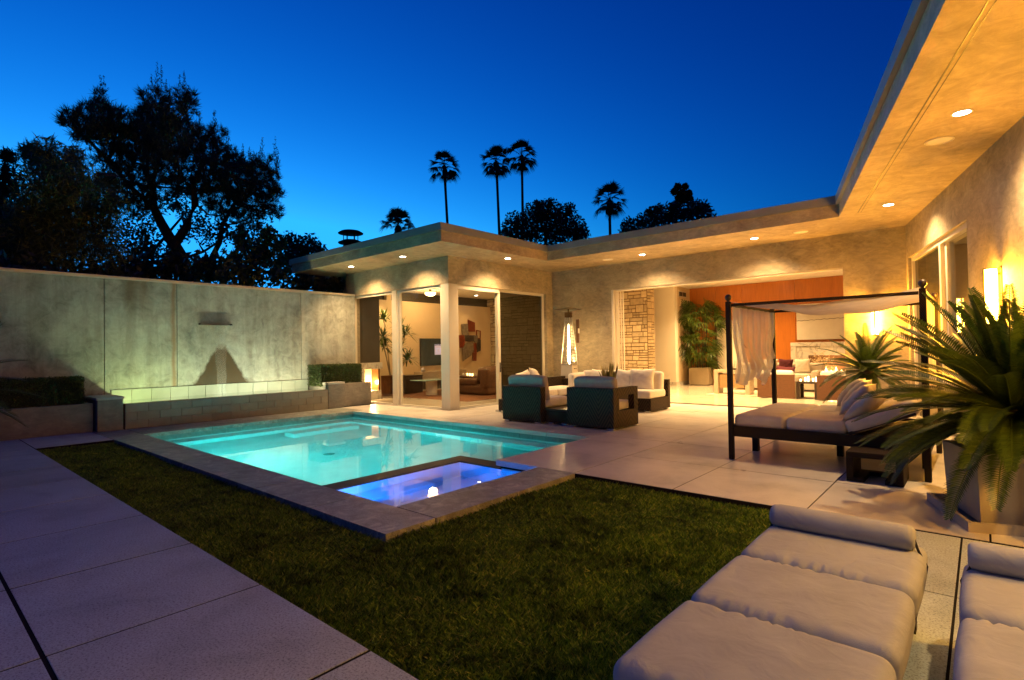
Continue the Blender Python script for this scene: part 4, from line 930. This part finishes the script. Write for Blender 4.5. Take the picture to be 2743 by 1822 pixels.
# dracaena by the left pane
def strap_leaves(tops, rg, ln, wd, n, droop=.5):
    V = []
    for c in tops:
        for k in range(n):
            a = rg.uniform(0,6.283); el = rg.uniform(-.3,1.3); L_ = ln*rg.uniform(.6,1.1)
            d = np.array([math.cos(a)*math.cos(el),math.sin(a)*math.cos(el),math.sin(el)]); sd = np.array([-math.sin(a),math.cos(a),0])*wd
            p0 = np.array(c,float); p1 = p0+d*L_*.55; p2 = p0+d*L_-np.array([0,0,droop*L_*max(0,math.cos(el))*.6])
            V += [[p0-sd*.4,p0+sd*.4,p1+sd,p1-sd],[p1-sd,p1+sd,p2+sd*.1,p2-sd*.1]]
    return np.array(V)
t = thing('dracaena', 'tall dracaena with spiky leaf heads in a rust planter indoors', 'plant', (-15.85,11.75,0))
MB().box(-.28,.28,-.28,.28,0,.62).build('planter', M['rust_pot'], t, bevel=.008)
tops = [(-.35,-.10,1.62),(.05,-.42,1.95),(.0,.35,1.62),(.15,.55,1.15),(.1,.30,2.25),(.05,.55,2.05),(-.1,-.25,2.6)]
for x,y,z in tops: MB().tube([(x*.2,y*.2,.55),(x*.5,y*.6,.55+(z-.55)*.5),(x,y,z)],[.022,.018,.014],7).build('cane', M['stem'], t)
quads_np('leaves', strap_leaves(tops, RNG, .56,.030,50), M['leaf_lady'], t)

# ================================================================== INDOORS: LIVING ROOM
t = thing('lady_palm', 'bushy lady palm in a square stone planter before the orange wood wall', 'plant', (-8.2,20.5,0), R(8))
MB().box(-.36,.36,-.36,.36,.02,.66).build('planter', M['box_pot'], t, bevel=.008)
rg = np.random.default_rng(77); V = []
for k in range(230):
    h = rg.uniform(.75,3.10); r = (.30+.45*math.sin(min(1,(h-.5)/2.6)*math.pi*.85))*rg.uniform(.35,1.0); a = rg.uniform(0,6.283); c = np.array([r*math.cos(a)*1.0,r*math.sin(a)*1.0,h])
    out = np.array([math.cos(a),math.sin(a),rg.uniform(-.35,.9)]); out /= np.linalg.norm(out); sd = np.cross(out,[0,0,1]); sd /= np.linalg.norm(sd); ph_ = rg.uniform(-1.3,1.3); sd = sd*math.cos(ph_)+np.cross(out,sd)*math.sin(ph_)
    for j in range(9):
        th = (j-4)*.30; d = out*math.cos(th)+sd*math.sin(th); L_ = rg.uniform(.30,.52); p1 = c+d*L_*.6; p2 = c+d*L_+np.array([0,0,-.10*L_/.3]); w = np.cross(d,np.cross(out,sd))*.018
        V += [[c-w*.3,c+w*.3,p1+w,p1-w],[p1-w,p1+w,p2+w*.2,p2-w*.2]]
quads_np('leaves', np.array(V), M['leaf_lady'], t)
for k in range(9):
    a = k*.7; MB().tube([(.12*math.cos(a),.12*math.sin(a),.6),(.25*math.cos(a),.25*math.sin(a),1.9),(.3*math.cos(a),.3*math.sin(a),2.9)],.012,6).build('stem', M['bark'], t)
t = thing('marble_fireplace', 'white marble fireplace surround with burning fire under the large canvas', 'fireplace', (-3.55,20.94,0))
MB().box(-1.50,-1.0,-.16,0,0,1.10).build('jamb', M['marble'], t, bevel=.006); MB().box(1.0,1.5,-.16,0,0,1.10).build('jamb', M['marble'], t, bevel=.006); MB().box(-1.50,1.5,-.16,0,1.10,1.53).build('lintel', M['marble'], t, bevel=.006); MB().box(-1.53,1.53,-.20,-.16,1.42,1.55).box(-1.53,-1.36,-.19,-.16,0,1.42).build('moulding', M['marble'], t, bevel=.008)
MB().box(-1.0,1.0,-.02,-.005,0,1.10).build('fire_back', mk('firebrick', (.18,.09,.04), .9, 0, .3, 12, .6, 40), t); MB().box(-1.0,1.0,-.14,-.02,0,.38).build('hearth', M['marble'], t)
FL = emis('fire_flame', (1.0,.55,.16), 8)
for k in range(9):
    x = -.62+.15*k; h = .16+.16*abs(math.sin(k*1.7)); b = .40
    MB().lathe([(.02,b),(.055,b+h*.3),(.03,b+h*.7),(.004,b+h)],8,(x,-.09,0)).build('flame', FL, t, smooth=True)
for k in range(4): MB().tube([(-.6+.35*k,-.11,.42),(-.2+.35*k,-.05,.44)],.045,8).build('log', M['bark'], t)
lamp('POINT','fire_light',(0,0,0),18,(1,.6,.24),t,.2).location = (-.3,-.35,.7)
M['canvas'] = mk('gessoed_canvas', (.56,.52,.45), .8, 0, .06, 4, .1, 60)
t = thing('canvas_painting', 'large pale canvas with a thin horizontal crack line over the fireplace', 'painting', (-3.45,20.94,1.64)); MB().box(-1.45,1.45,-.05,0,0,1.24).build('canvas', M['canvas'], t, bevel=.004)
m = MB(); m.tube([(-1.44+.06*k,-.052,.66+.012*math.sin(k*1.9)+.002*k) for k in range(49)],.008,5); m.build('seam_line', M['dark_wood'], t)
def boxchair(x, y, label, sd):
    t = thing('club_chair', label, 'chair', (x,y,0)); MB().box(0,.96,0,.06,.02,.66).build('back_panel', M['brown_wood'], t, bevel=.008)
    MB().box(0,.06,.06,.80,.02,.58).box(.90,.96,.06,.80,.02,.58).build('side_panel', M['pale_wood'], t, bevel=.006); MB().soft((.48,.43,.36),(.82,.72,.2),8,6,.1,None,0,sd).build('seat_cushion', M['cush_white'], t, smooth=True, weld=True); MB().soft((.48,.16,.58),(.82,.18,.36),8,5,.1,None,0,sd+1).build('back_cushion', M['cush_white'], t, smooth=True, weld=True)
boxchair(-4.80,16.0,'club chair with plain walnut back nearest the drape',101); boxchair(-3.30,15.95,'club chair with plain walnut back beside the far cycad',105)
t = thing('occasional_table', 'small dark table with lit glass candles between the club chairs', 'table', (-3.82,16.1,0)); MB().box(0,.5,0,.5,.42,.47).build('top', M['dark_wood'], t)
for x in (0,.43):
    for y in (0,.43): MB().box(x,x+.07,y,y+.07,0,.42).build('leg', M['dark_wood'], t)
for k in range(5): MB().lathe([(.024,.47),(.026,.53+.02*(k*7%5)),(0,.54+.02*(k*7%5))],12,(.06+.095*k,.2+.1*(k%2),0)).build('candle', emis('table_candle', (1,.66,.3), 3), t)
t = thing('woven_console', 'pale woven console table behind the daybed drape', 'table', (-6.25,16.62,0)); MB().box(0,1.05,0,.42,.66,.74).build('top', M['pale_wood'], t, bevel=.006)
for x in (0,.92): MB().box(x,x+.13,0,.42,0,.66).build('side', M['pale_wood'], t, bevel=.006)
MB().box(.16,.89,.04,.36,.20,.62).build('basket', mk('seagrass', (.28,.17,.07), .9, 0, .3, 40, .6, 90), t)
t = thing('sculpture_on_base', 'small pale sculpture on black base on the woven console', 'sculpture', (-5.75,16.82,.74)); MB().box(-.12,.12,-.07,.07,0,.05).build('base', M['black'], t); MB().lathe([(.03,.05),(.09,.10),(.07,.17),(.10,.22),(.04,.30),(.06,.34),(0,.37)],14).build('figure', M['cush_white'], t, smooth=True)
t = thing('living_room_sofa', 'pale living room sofa seen below the daybed drape', 'sofa', (-6.4,18.6,0)); MB().box(0,2.6,0,.95,.08,.42).build('base', M['cush_tan'], t, bevel=.03); MB().soft((1.3,.80,.60),(2.6,.26,.55),10,7,.05,None,0,121).build('backrest', M['cush_tan'], t, smooth=True, weld=True); MB().soft((2.50,.45,.45),(.22,.9,.42),8,7,.05,None,0,122).build('arm', M['cush_tan'], t, smooth=True, weld=True); MB().soft((1.2,.42,.47),(2.2,.8,.16),8,7,.06,None,0,123).build('seat_cushion', M['cush_white'], t, smooth=True, weld=True)
PL = M['plum'] = cloth('plum_velvet', (.09,.022,.03), 0, 0, .3)
for k,(x,l,mt) in enumerate(((-5.75,'plum pillow at the left of the living room sofa','plum'),(-5.3,'cream pillow on the living room sofa','cush_white'),(-4.85,'plum pillow at the right of the living room sofa','plum'),(-4.35,'cream pillow against the sofa arm','cush_white'))):
    cushion('sofa_pillow', l, (x,19.15,.80), .44,.44,.16,74,3-4*(k%2),2*k,mt,131+k)
cushion('plum_pillow','plum pillow standing on the left club chair',(-4.15,16.32,.74),.50,.28,.14,66,4,3,'plum',141)
t = thing('area_rug', 'cream rug under the living room seating', 'rug', (-4.5,17.8,0)); MB().box(-1.9,2.3,-1.4,1.6,0,.010).build('pile', M['sand_rug'], t)
t = thing('vase_of_flowers', 'pale flower arrangement before the marble fireplace', 'vase', (-4.05,20.3,0)); MB().lathe([(.10,0),(.14,.3),(.10,.62),(.12,.70)],16).build('vase', M['cush_white'], t, smooth=True)
C = np.random.default_rng(5).normal(0,1,(260,3))*[.18,.14,.16]+[0,0,.9]; quads_np('blossoms', leaf_quads(C,np.random.default_rng(6),.07,.06), leafmat('blossom', (.45,.32,.15),(.75,.62,.4)), t)
for x,y,p,l in ((-7.3,18.9,130,'recessed living room ceiling light before the lady palm'),(-6.0,15.0,190,'recessed living room ceiling light just inside the opening, left'),(-3.2,15.0,190,'recessed living room ceiling light just inside the opening, right'),(-5.6,19.4,80,'recessed ceiling light washing the orange wood wall'),(-3.0,19.2,9,'recessed ceiling light over the marble fireplace'),(-9.6,16.2,110,'recessed ceiling light before the stone pier'),(-8.4,14.6,120,'recessed ceiling light by the stone pier and opening')):
    downlight(x,y,S-.032,l,p*6,WI,120,20)
downlight(-10.3,21.6,2.948,'recessed hall ceiling light before the pale door',1500,(1,.74,.38),140,20); downlight(-7.2,22.2,S-.004,'recessed light in the room beyond the wood wall',350,(1,.75,.42),140,20)
p_ = W(2.6,-2.2); downlight(p_[0],p_[1],3.348,'recessed ceiling light inside the right wing room',150,(1,.75,.38),140,20)

# ================================================================== CYCADS
def fronds(rg, n, L0, centre, elev=(-.5,1.35), pairs=46, leaf=.16, lw=.0088):
    V = []; R_ = MB()
    for k in range(n):
        az = k*2.39996+rg.uniform(-.25,.25); f = (k+.5)/n; el = elev[1]+(elev[0]-elev[1])*f+rg.uniform(-.12,.12)
        L_ = L0*rg.uniform(.85,1.1); droop = (.15+.38*math.cos(max(-1.2,min(1.2,el))))*rg.uniform(.7,1.3)
        p = np.array(centre,float); pts = []; e_ = el; st = L_/18
        for i in range(19):
            pts.append(p.copy()); e_ = el-droop*(i/18)**1.6*1.25
            p = p+np.array([math.cos(az)*math.cos(e_),math.sin(az)*math.cos(e_),math.sin(e_)])*st
        pts = np.array(pts); R_.tube(pts[::3], [.009,.008,.007,.006,.005,.004,.003], 5, False)
        tw = rg.uniform(-.35,.35)
        for i in range(pairs):
            u = .10+.90*i/(pairs-1); x = u*18; j = min(17,int(x)); c = pts[j]+(pts[j+1]-pts[j])*(x-j); d = pts[j+1]-pts[j]; d /= np.linalg.norm(d)
            side = np.cross(d,[0,0,1.]); side /= np.linalg.norm(side)+1e-9; up = np.cross(side,d)
            side = side*math.cos(tw)+up*math.sin(tw); up = np.cross(side,d)
            ll = leaf*(math.sin(math.pi*min(1,.16+u*.80))**.6)*rg.uniform(.9,1.1)
            for sg in (-1,1):
                q = side*sg*.80+d*.52+up*.36; q /= np.linalg.norm(q); w = d*lw; m_ = c+q*ll*.55-np.array([0,0,.006]); tp = c+q*ll-np.array([0,0,.03*ll/.16])
                V += [[c-w*.5,c+w*.5,m_+w,m_-w],[m_-w,m_+w,tp+w*.12,tp-w*.12]]
    return np.array(V), R_
def cycad(name, label, loc, rz, L0, n, centre, seed, potfn, elev=(-.55,1.3), pairs=46, leaf=.16):
    t = thing(name, label, 'potted plant', loc, rz); potfn(t); rg = np.random.default_rng(seed)
    MB().lathe([(.13,centre[2]-.34),(.15,centre[2]-.15),(.12,centre[2]+.02),(.03,centre[2]+.07)],14).build('trunk', M['trunk_palm'], t)
    V, rb = fronds(rg, n, L0, centre, elev, pairs, leaf); rb.build('rachis', M['leaf_cycad'], t, smooth=True); quads_np('leaflets', V, M['leaf_cycad'], t)
def squarepot(a, h, tray=True):
    def f(t):
        MB().raw([(sx*a*.94,sy*a*.94,.045) for sx,sy in ((-1,-1),(1,-1),(1,1),(-1,1))]+[(sx*a,sy*a,h) for sx,sy in ((-1,-1),(1,-1),(1,1),(-1,1))]+[(sx*a*.88,sy*a*.88,h) for sx,sy in ((-1,-1),(1,-1),(1,1),(-1,1))]+[(sx*a*.86,sy*a*.86,h-.08) for sx,sy in ((-1,-1),(1,-1),(1,1),(-1,1))],
            [(3,2,1,0)]+[(i,(i+1)%4,(i+1)%4+4,i+4) for i in range(4)]+[(4+i,4+(i+1)%4,8+(i+1)%4,8+i) for i in range(4)]+[(8+i,8+(i+1)%4,12+(i+1)%4,12+i) for i in range(4)]).build('pot', M['pot'], t)
        m = MB(); m.raw([(-a*.86,-a*.86,h-.07),(a*.86,-a*.86,h-.07),(a*.86,a*.86,h-.07),(-a*.86,a*.86,h-.07)],[(0,1,2,3)]); m.build('soil', M['soil'], t)
        if tray:
            b = a+.10; MB().box(-b,b,-b,b,0,.02).box(-b,b,-b,-b+.03,.02,.075).box(-b,b,b-.03,b,.02,.075).box(-b,-b+.03,-b+.03,b-.03,.02,.075).box(b-.03,b,-b+.03,b-.03,.02,.075).build('saucer_tray', M['pot'], t)
    return f
cycad('potted_cycad','large sago cycad in a square grey pot at the right foreground',(.165,6.01,0),R(19.5),1.10,130,(0,0,.86),201,squarepot(.36,.58),(-.46,1.38),60,.135)
cycad('potted_cycad','smaller sago cycad behind the daybed below the wall sconce',(-1.52,11.2,0),R(10),.82,52,(0,0,.98),202,squarepot(.30,.60),(-.5,1.3),44,.10)
cycad('potted_cycad','dark sago cycad poking in at the left picture edge',(-8.72,.24,0),R(5),.95,46,(0,0,1.10),203,squarepot(.32,.62),(-.35,1.3),34,.14)

# ================================================================== TREES
def limb(m, p, d, L_, r, depth, rg, ends, kinks=4, spread=.7, up=.15):
    pts = [np.array(p,float)]; d = np.array(d,float)/np.linalg.norm(d)
    for i in range(kinks):
        d = d+rg.normal(0,.16,3)+np.array([0,0,up*.3]); d /= np.linalg.norm(d); pts.append(pts[-1]+d*L_/kinks)
    m.tube(pts, np.linspace(r,r*.55,kinks+1), 7, False)
    if depth == 0: ends.append(pts[-1]); ends.append(pts[-2]); return
    for k in range(rg.integers(2,4)):
        q = d+rg.normal(0,spread,3)+np.array([0,0,up]); limb(m, pts[-1-(k%2)], q, L_*rg.uniform(.55,.8), r*.5, depth-1, rg, ends, kinks, spread, up)
def blob_leaves(C, Rr, n, rg, ln, wd, up=0.0, shell=.5):
    V = []; 
    for c,r,k in zip(C,Rr,n):
        d = rg.normal(0,1,(k,3)); d /= np.linalg.norm(d,axis=1)[:,None]; rad = (rg.random(k)**shell)[:,None]*np.asarray(r)
        V.append(leaf_quads(np.asarray(c)+d*rad, rg, ln, wd, up))
    return np.concatenate(V)
def needles(C, Rr, n, rg, ln, wd):
    """tufts of needles pointing up and outwards"""
    V = []
    for c,r,k in zip(C,Rr,n):
        m_ = max(3,k//26); d = rg.normal(0,1,(m_,3)); d /= np.linalg.norm(d,axis=1)[:,None]
        tc = np.asarray(c)+d*(rg.random(m_)**.45)[:,None]*np.asarray(r)
        for q,dd in zip(tc,d):
            j = 26; a = rg.normal(0,.62,(j,3))+np.array([dd[0]*.45,dd[1]*.45,.62]); a /= np.linalg.norm(a,axis=1)[:,None]
            base = q+rg.normal(0,.03,(j,3)); s_ = np.cross(a,rg.normal(0,1,(j,3))); s_ /= np.linalg.norm(s_,axis=1)[:,None]; L_ = ln*rg.uniform(.6,1.2,(j,1))
            V.append(np.stack([base-s_*wd,base+s_*wd,base+a*L_*.6+s_*wd*.8,base+a*L_],1))
    return np.concatenate(V)
def tree(name, label, base, trunks, blobs, mat, seed, kind='leaf', ln=.2, wd=.12, dens=900, spikes=(), group=None, bark='bark'):
    """blobs: (x, y, r, [ry]) in picture units at distance `dist`, spread in depth, so the crown is a real volume"""
    rg = np.random.default_rng(seed); t = thing(name, label, 'tree', tuple(base), 0, group)
    m = MB()
    for pts,r0,r1 in trunks: m.tube(pts, np.linspace(r0,r1,len(pts)), 8, False)
    C = [np.asarray(b[0]) for b in blobs]; Rr = [np.asarray(b[1]) for b in blobs]
    org = trunks[0][0][-1] if trunks else base
    ends = [np.asarray(p) for tr in trunks for p in tr[0][len(tr[0])//2:]]
    for c in C:                                   # a branch into every clump
        e_ = min(ends, key=lambda q: np.linalg.norm(q-c)); mid = (e_+c)/2+rg.normal(0,.15,3)-np.array([0,0,.12]); m.tube([e_,mid,c],[.045,.032,.012],5,False)
    o = m.build('trunk', M[bark], t, smooth=True); o.location = -t.location
    n = [int(dens*max(.15,float(np.mean(r))**2)) for r in Rr]
    V = needles(C,Rr,n,rg,ln,wd) if kind == 'needle' else blob_leaves(C,Rr,n,rg,ln,wd)
    if len(spikes):
        S_ = []
        for p,h in spikes:
            p = np.asarray(p); 
            for k in range(int(60+h*40)):
                u = rg.random(); c = p+np.array([rg.normal(0,.05*(1.25-u)),rg.normal(0,.05*(1.25-u)),h*u]); a = np.array([rg.normal(0,.5),rg.normal(0,.5),.8]); a /= np.linalg.norm(a); s_ = np.cross(a,rg.normal(0,1,3)); s_ /= np.linalg.norm(s_); L_ = .13*(1.2-u)
                S_.append([c-s_*.012,c+s_*.012,c+a*L_*.6+s_*.01,c+a*L_])
        V = np.concatenate([V,np.array(S_)])
    o = quads_np('crown', V, M[mat], t); o.location = -t.location
    return t
def blob(px_,py_,rpx,dist,rg,depth=1.0,ry=None):
    k = dist/ (2361*FOC)*1.0; c = at(px_,py_,dist+rg.normal(0,depth)); r = rpx*k
    return (c,(r,r,(ry or rpx)*k))
rg = np.random.default_rng(301); DP = 23.0
tb = at(425,640,DP); tb0 = (tb[0],tb[1],-.13)
A = lambda x,y,dz=0.0: at(x,y,DP+dz)
tr = [([np.array(tb0),A(432,640),A(415,590),A(398,560)],.30,.22),([A(398,560),A(372,515,.3),A(355,480,.6),A(350,430,.5),A(330,380,.3)],.19,.09),([A(402,565),A(432,520,-.3),A(450,470,-.5),A(445,430,-.6),A(470,370,-.6)],.17,.08),([A(430,640),A(485,600,.8),A(506,560,1.0),A(512,520,1.2),A(540,470,1.4)],.12,.07),([A(355,480,.6),A(300,430),A(250,370),A(200,320)],.09,.05),([A(350,430,.5),A(372,340),A(368,260)],.08,.04)]
bl = [blob(*b,DP,rg,1.1) for b in ((235,255,34),(215,290,30),(262,285,34),(180,290,26),(165,278,16),(290,305,34),(318,325,28),(232,320,36),(275,335,30),(365,240,30),(362,275,38),(345,300,34),(392,290,36),(330,275,22),(425,232,24),(432,255,22),(420,305,34),(455,325,30),(475,350,26),(365,330,40),(400,350,42),(340,360,34),(440,370,36),(305,370,26),(255,375,30),(372,390,36),(500,345,32),(495,305,20),(520,375,36),(545,395,38),(490,400,38),(575,400,32),(600,385,26),(560,430,42),(600,430,36),(628,405,22),(632,440,20),(520,440,42),(480,440,36),(610,465,30),(560,470,34),(440,420,36),(400,425,34),(320,420,34),(280,420,36),(340,470,30),(300,465,34),(630,490,18),(585,500,26),(540,500,24),(500,480,24))]
sp = [(A(x,y),h) for x,y,h in ((232,240,1.0),(240,235,.9),(222,250,.7),(350,235,1.0),(362,225,1.3),(372,225,1.2),(383,240,.9),(342,245,.8),(415,235,1.0),(425,225,1.0),(435,240,.7),(460,300,.7),(495,300,.8),(525,350,.9),(560,380,.8),(605,375,1.0),(635,385,1.2),(640,400,1.0),(600,390,.8),(575,385,.8),(300,300,.6))]
tree('pine_tree','large dark pine with forked trunks rising over the garden wall',tb0,tr,bl,'leaf_pine',302,'needle',.27,.011,3500,sp)
# thin lower veil of the pine, where the sky shows between the limbs
rg = np.random.default_rng(303); b0 = at(300,640,25)
tree('understory_tree','thin branched tree letting sky through behind the pine fork',(b0[0],b0[1],-.13),[([np.array((b0[0],b0[1],-.13)),at(300,640,25),at(360,570,25),at(420,500,25)],.10,.04),([at(300,640,25),at(470,580,25.5),at(560,520,25.5)],.08,.03)],
     [blob(*b,25,rg,.8) for b in ((330,520,34),(300,560,38),(350,570,36),(420,480,26),(455,505,28),(400,470,22),(480,540,28),(520,535,30),(560,540,30),(600,530,30),(430,540,20),(330,610,36),(270,600,40))],'leaf_dark',304,'leaf',.16,.09,700)
rg = np.random.default_rng(305); DB = 17.5; b0 = at(150,640,DB)
tree('bamboo_clump','leafy yellow-green bamboo clump over the wall at left',(b0[0],b0[1],-.13),[([np.array((b0[0]+dx,b0[1],-.13)),at(150+a,600,DB),at(150+a*1.3,480,DB),at(150+a*1.9,h,DB)],.035,.012) for dx,a,h in ((-.6,-55,400),(0,0,370),(.5,40,400),(.2,-25,350),(-.2,65,440))],
     [blob(*b,DB,rg,.7) for b in ((70,350,18),(110,350,26),(80,375,28),(130,385,34),(170,360,20),(150,420,44),(100,430,40),(190,420,36),(210,460,40),(140,480,50),(80,490,44),(190,510,46),(240,520,38),(120,540,50),(60,550,46),(170,570,48),(230,580,44),(100,600,46),(30,600,40),(260,470,28),(250,420,22))],'leaf_bamboo',306,'leaf',.30,.030,2600)
rg = np.random.default_rng(307); b0 = at(-30,640,20)
tree('dark_tree','dark loose-leaved tree at the far left edge',(b0[0],b0[1],-.13),[([np.array((b0[0],b0[1],-.13)),at(-20,560,20),at(0,460,20),at(15,400,20)],.16,.04)],
     [blob(*b,20,rg,.9) for b in ((15,395,24),(-10,420,34),(30,440,26),(5,480,36),(40,500,30),(20,540,40),(-20,520,46),(50,570,40),(10,600,46),(-60,450,60),(-60,560,60),(18,360,12))],'leaf_dark',308,'leaf',.26,.05,1300)
rg = np.random.default_rng(309)
for nm,lb,x0,dist,bs,mt,sd in (('shrub_tree','dense dark shrub behind the wall below the pine',380,19,((330,620,40),(390,640,36),(440,640,36),(400,600,26),(460,610,30),(350,660,36),(300,640,36)),'leaf_dark',310),
    ('shrub_tree','brownish shrub tree behind the wall beside the pavilion eaves',560,18.5,((520,610,36),(570,590,34),(610,580,34),(640,610,28),(590,630,42),(540,640,36),(640,560,22),(650,640,26),(490,640,36),(560,555,22),(620,545,20)),'leaf_bamboo',311),
    ('shrub_tree','low leafy shrub behind the far left of the wall',140,17,((20,640,40),(80,640,40),(140,645,40),(200,645,40),(250,650,40),(300,660,36)),'leaf_dark',317),
    ('small_tree','small round tree beyond the roof left of the chimney',700,30,((690,570,26),(715,560,22),(735,575,18),(670,555,22),(665,590,30),(700,600,34),(740,595,16)),'leaf_dark',312),
    ('shrub_tree','dark shrub hugging the house corner behind the wall',740,18,((700,640,30),(740,650,28),(770,660,22),(680,670,30)),'leaf_dark',313),
    ('round_tree','broad round tree behind the house between the palms',1260,34,((1190,520,34),(1230,500,34),(1265,490,34),(1300,500,34),(1330,525,28),(1215,540,34),(1260,530,44),(1300,540,40),(1340,545,22),(1180,550,28),(1240,475,14),(1270,470,14),(1165,535,16),(1315,480,14)),'leaf_dark',314),
    ('far_hedge_tree','row of dark bushes showing over the middle roof',1540,32,((1450,520,20),(1480,515,24),(1510,505,28),(1545,500,34),(1580,490,32),(1610,490,30),(1632,500,20),(1500,490,14),(1520,482,12),(1600,475,14),(1625,480,12),(1555,478,14),(1440,535,16)),'leaf_dark',315),
    ('slender_tree','slender sapling standing up above the far bushes',1570,33,((1562,430,6),(1580,430,6),(1555,442,7),(1572,445,7),(1588,446,7),(1565,456,7),(1580,460,8),(1592,458,5),(1562,466,6)),'leaf_dark',316)):
    r2 = np.random.default_rng(sd); b0 = at(x0,640,dist); xm = np.mean([b[0] for b in bs]); ym = np.mean([b[1] for b in bs])
    tree(nm,lb,(b0[0],b0[1],-.13),[([np.array((b0[0],b0[1],-.13)),at(x0,620,dist),at(xm,ym+12,dist),at(xm+4,ym-6,dist)],.16,.05)] if sd != 316 else [([np.array((b0[0],b0[1],-.13)),at(1571,520,dist),at(1570,470,dist),at(1571,430,dist)],.05,.02)],[blob(*b,dist,r2,.9 if sd != 316 else .1) for b in bs],mt,sd,'leaf',.24,.12,820 if sd != 316 else 2600)

# ---- fan palms on the skyline
def fan_palm(label, px_, crown, topy, dist, seed, rad, lean=0.0, skirt=1.0):
    rg = np.random.default_rng(seed); c = at(px_,crown,dist); b = at(px_+lean,640,dist); base = (b[0],b[1],-.13)
    t = thing('fan_palm', label, 'tree', base, 0, 'skyline fan palms'); tp = np.array([c[0]-base[0],c[1]-base[1],c[2]+.13])
    MB().tube([(0,0,0),tuple(tp*np.array([.35,.35,.5])),tuple(tp*np.array([.8,.8,.85])),tuple(tp)],[.34*rad/1.8,.17*rad/1.8,.14*rad/1.8,.17*rad/1.8],9,False).build('trunk', M['trunk_palm'], t, smooth=True)
    V = []
    for k in range(30):
        az = k*2.39996+rg.uniform(-.3,.3); f = (k+.5)/30; el = 1.40-2.25*f*skirt+rg.uniform(-.15,.15); pet = rad*rg.uniform(.45,.66)
        d = np.array([math.cos(az)*math.cos(el),math.sin(az)*math.cos(el),math.sin(el)]); hub = tp+d*pet+np.array([0,0,-.10*pet*f]); sd = np.array([-math.sin(az),math.cos(az),0]); w0 = sd*.035
        V.append([tp-w0,tp+w0,hub+w0*.6,hub-w0*.6]); fl = rad*rg.uniform(.5,.68)
        for j in range(15):
            th = (j-7)*.155; q = d*math.cos(th)+sd*math.sin(th); q = q+np.array([0,0,-.22*abs(math.sin(th))]); q /= np.linalg.norm(q); w = np.cross(q,np.cross(d,sd))*fl*.05; m1 = hub+q*fl*.55-np.array([0,0,.06*fl]); m2 = hub+q*fl*.92+np.array([0,0,-fl*(.04+.20*rg.random()+.30*f)])
            V += [[hub-w*.4,hub+w*.4,m1+w,m1-w],[m1-w,m1+w,m2+w*.1,m2-w*.1]]
    for k in range(40):  # dead skirt
        az = rg.uniform(0,6.283); h = rg.uniform(.2,1.0)*rad*.8; r = rad*.18*rg.uniform(.5,1.2); p0 = tp+np.array([math.cos(az)*r*.5,math.sin(az)*r*.5,-.05]); p1 = p0+np.array([math.cos(az)*r,math.sin(az)*r,-h]); w = np.array([-math.sin(az),math.cos(az),0])*.10
        V.append([p0-w,p0+w,p1+w*.6,p1-w*.6])
    quads_np('crown', np.array(V), M['leaf_palm'], t)
fan_palm('short fan palm crown just above the pavilion roof',918,520,485,46,401,1.45,0,.62)
fan_palm('leftmost tall fan palm over the pavilion corner',1024,382,345,72,402,2.15,18)
fan_palm('left palm of the tall close pair above the round tree',1144,372,333,72,403,2.15,14)
fan_palm('taller right palm of the close pair above the round tree',1203,358,320,74,404,2.2,4)
fan_palm('single stout fan palm over the middle roof',1405,460,425,60,405,1.95,4)
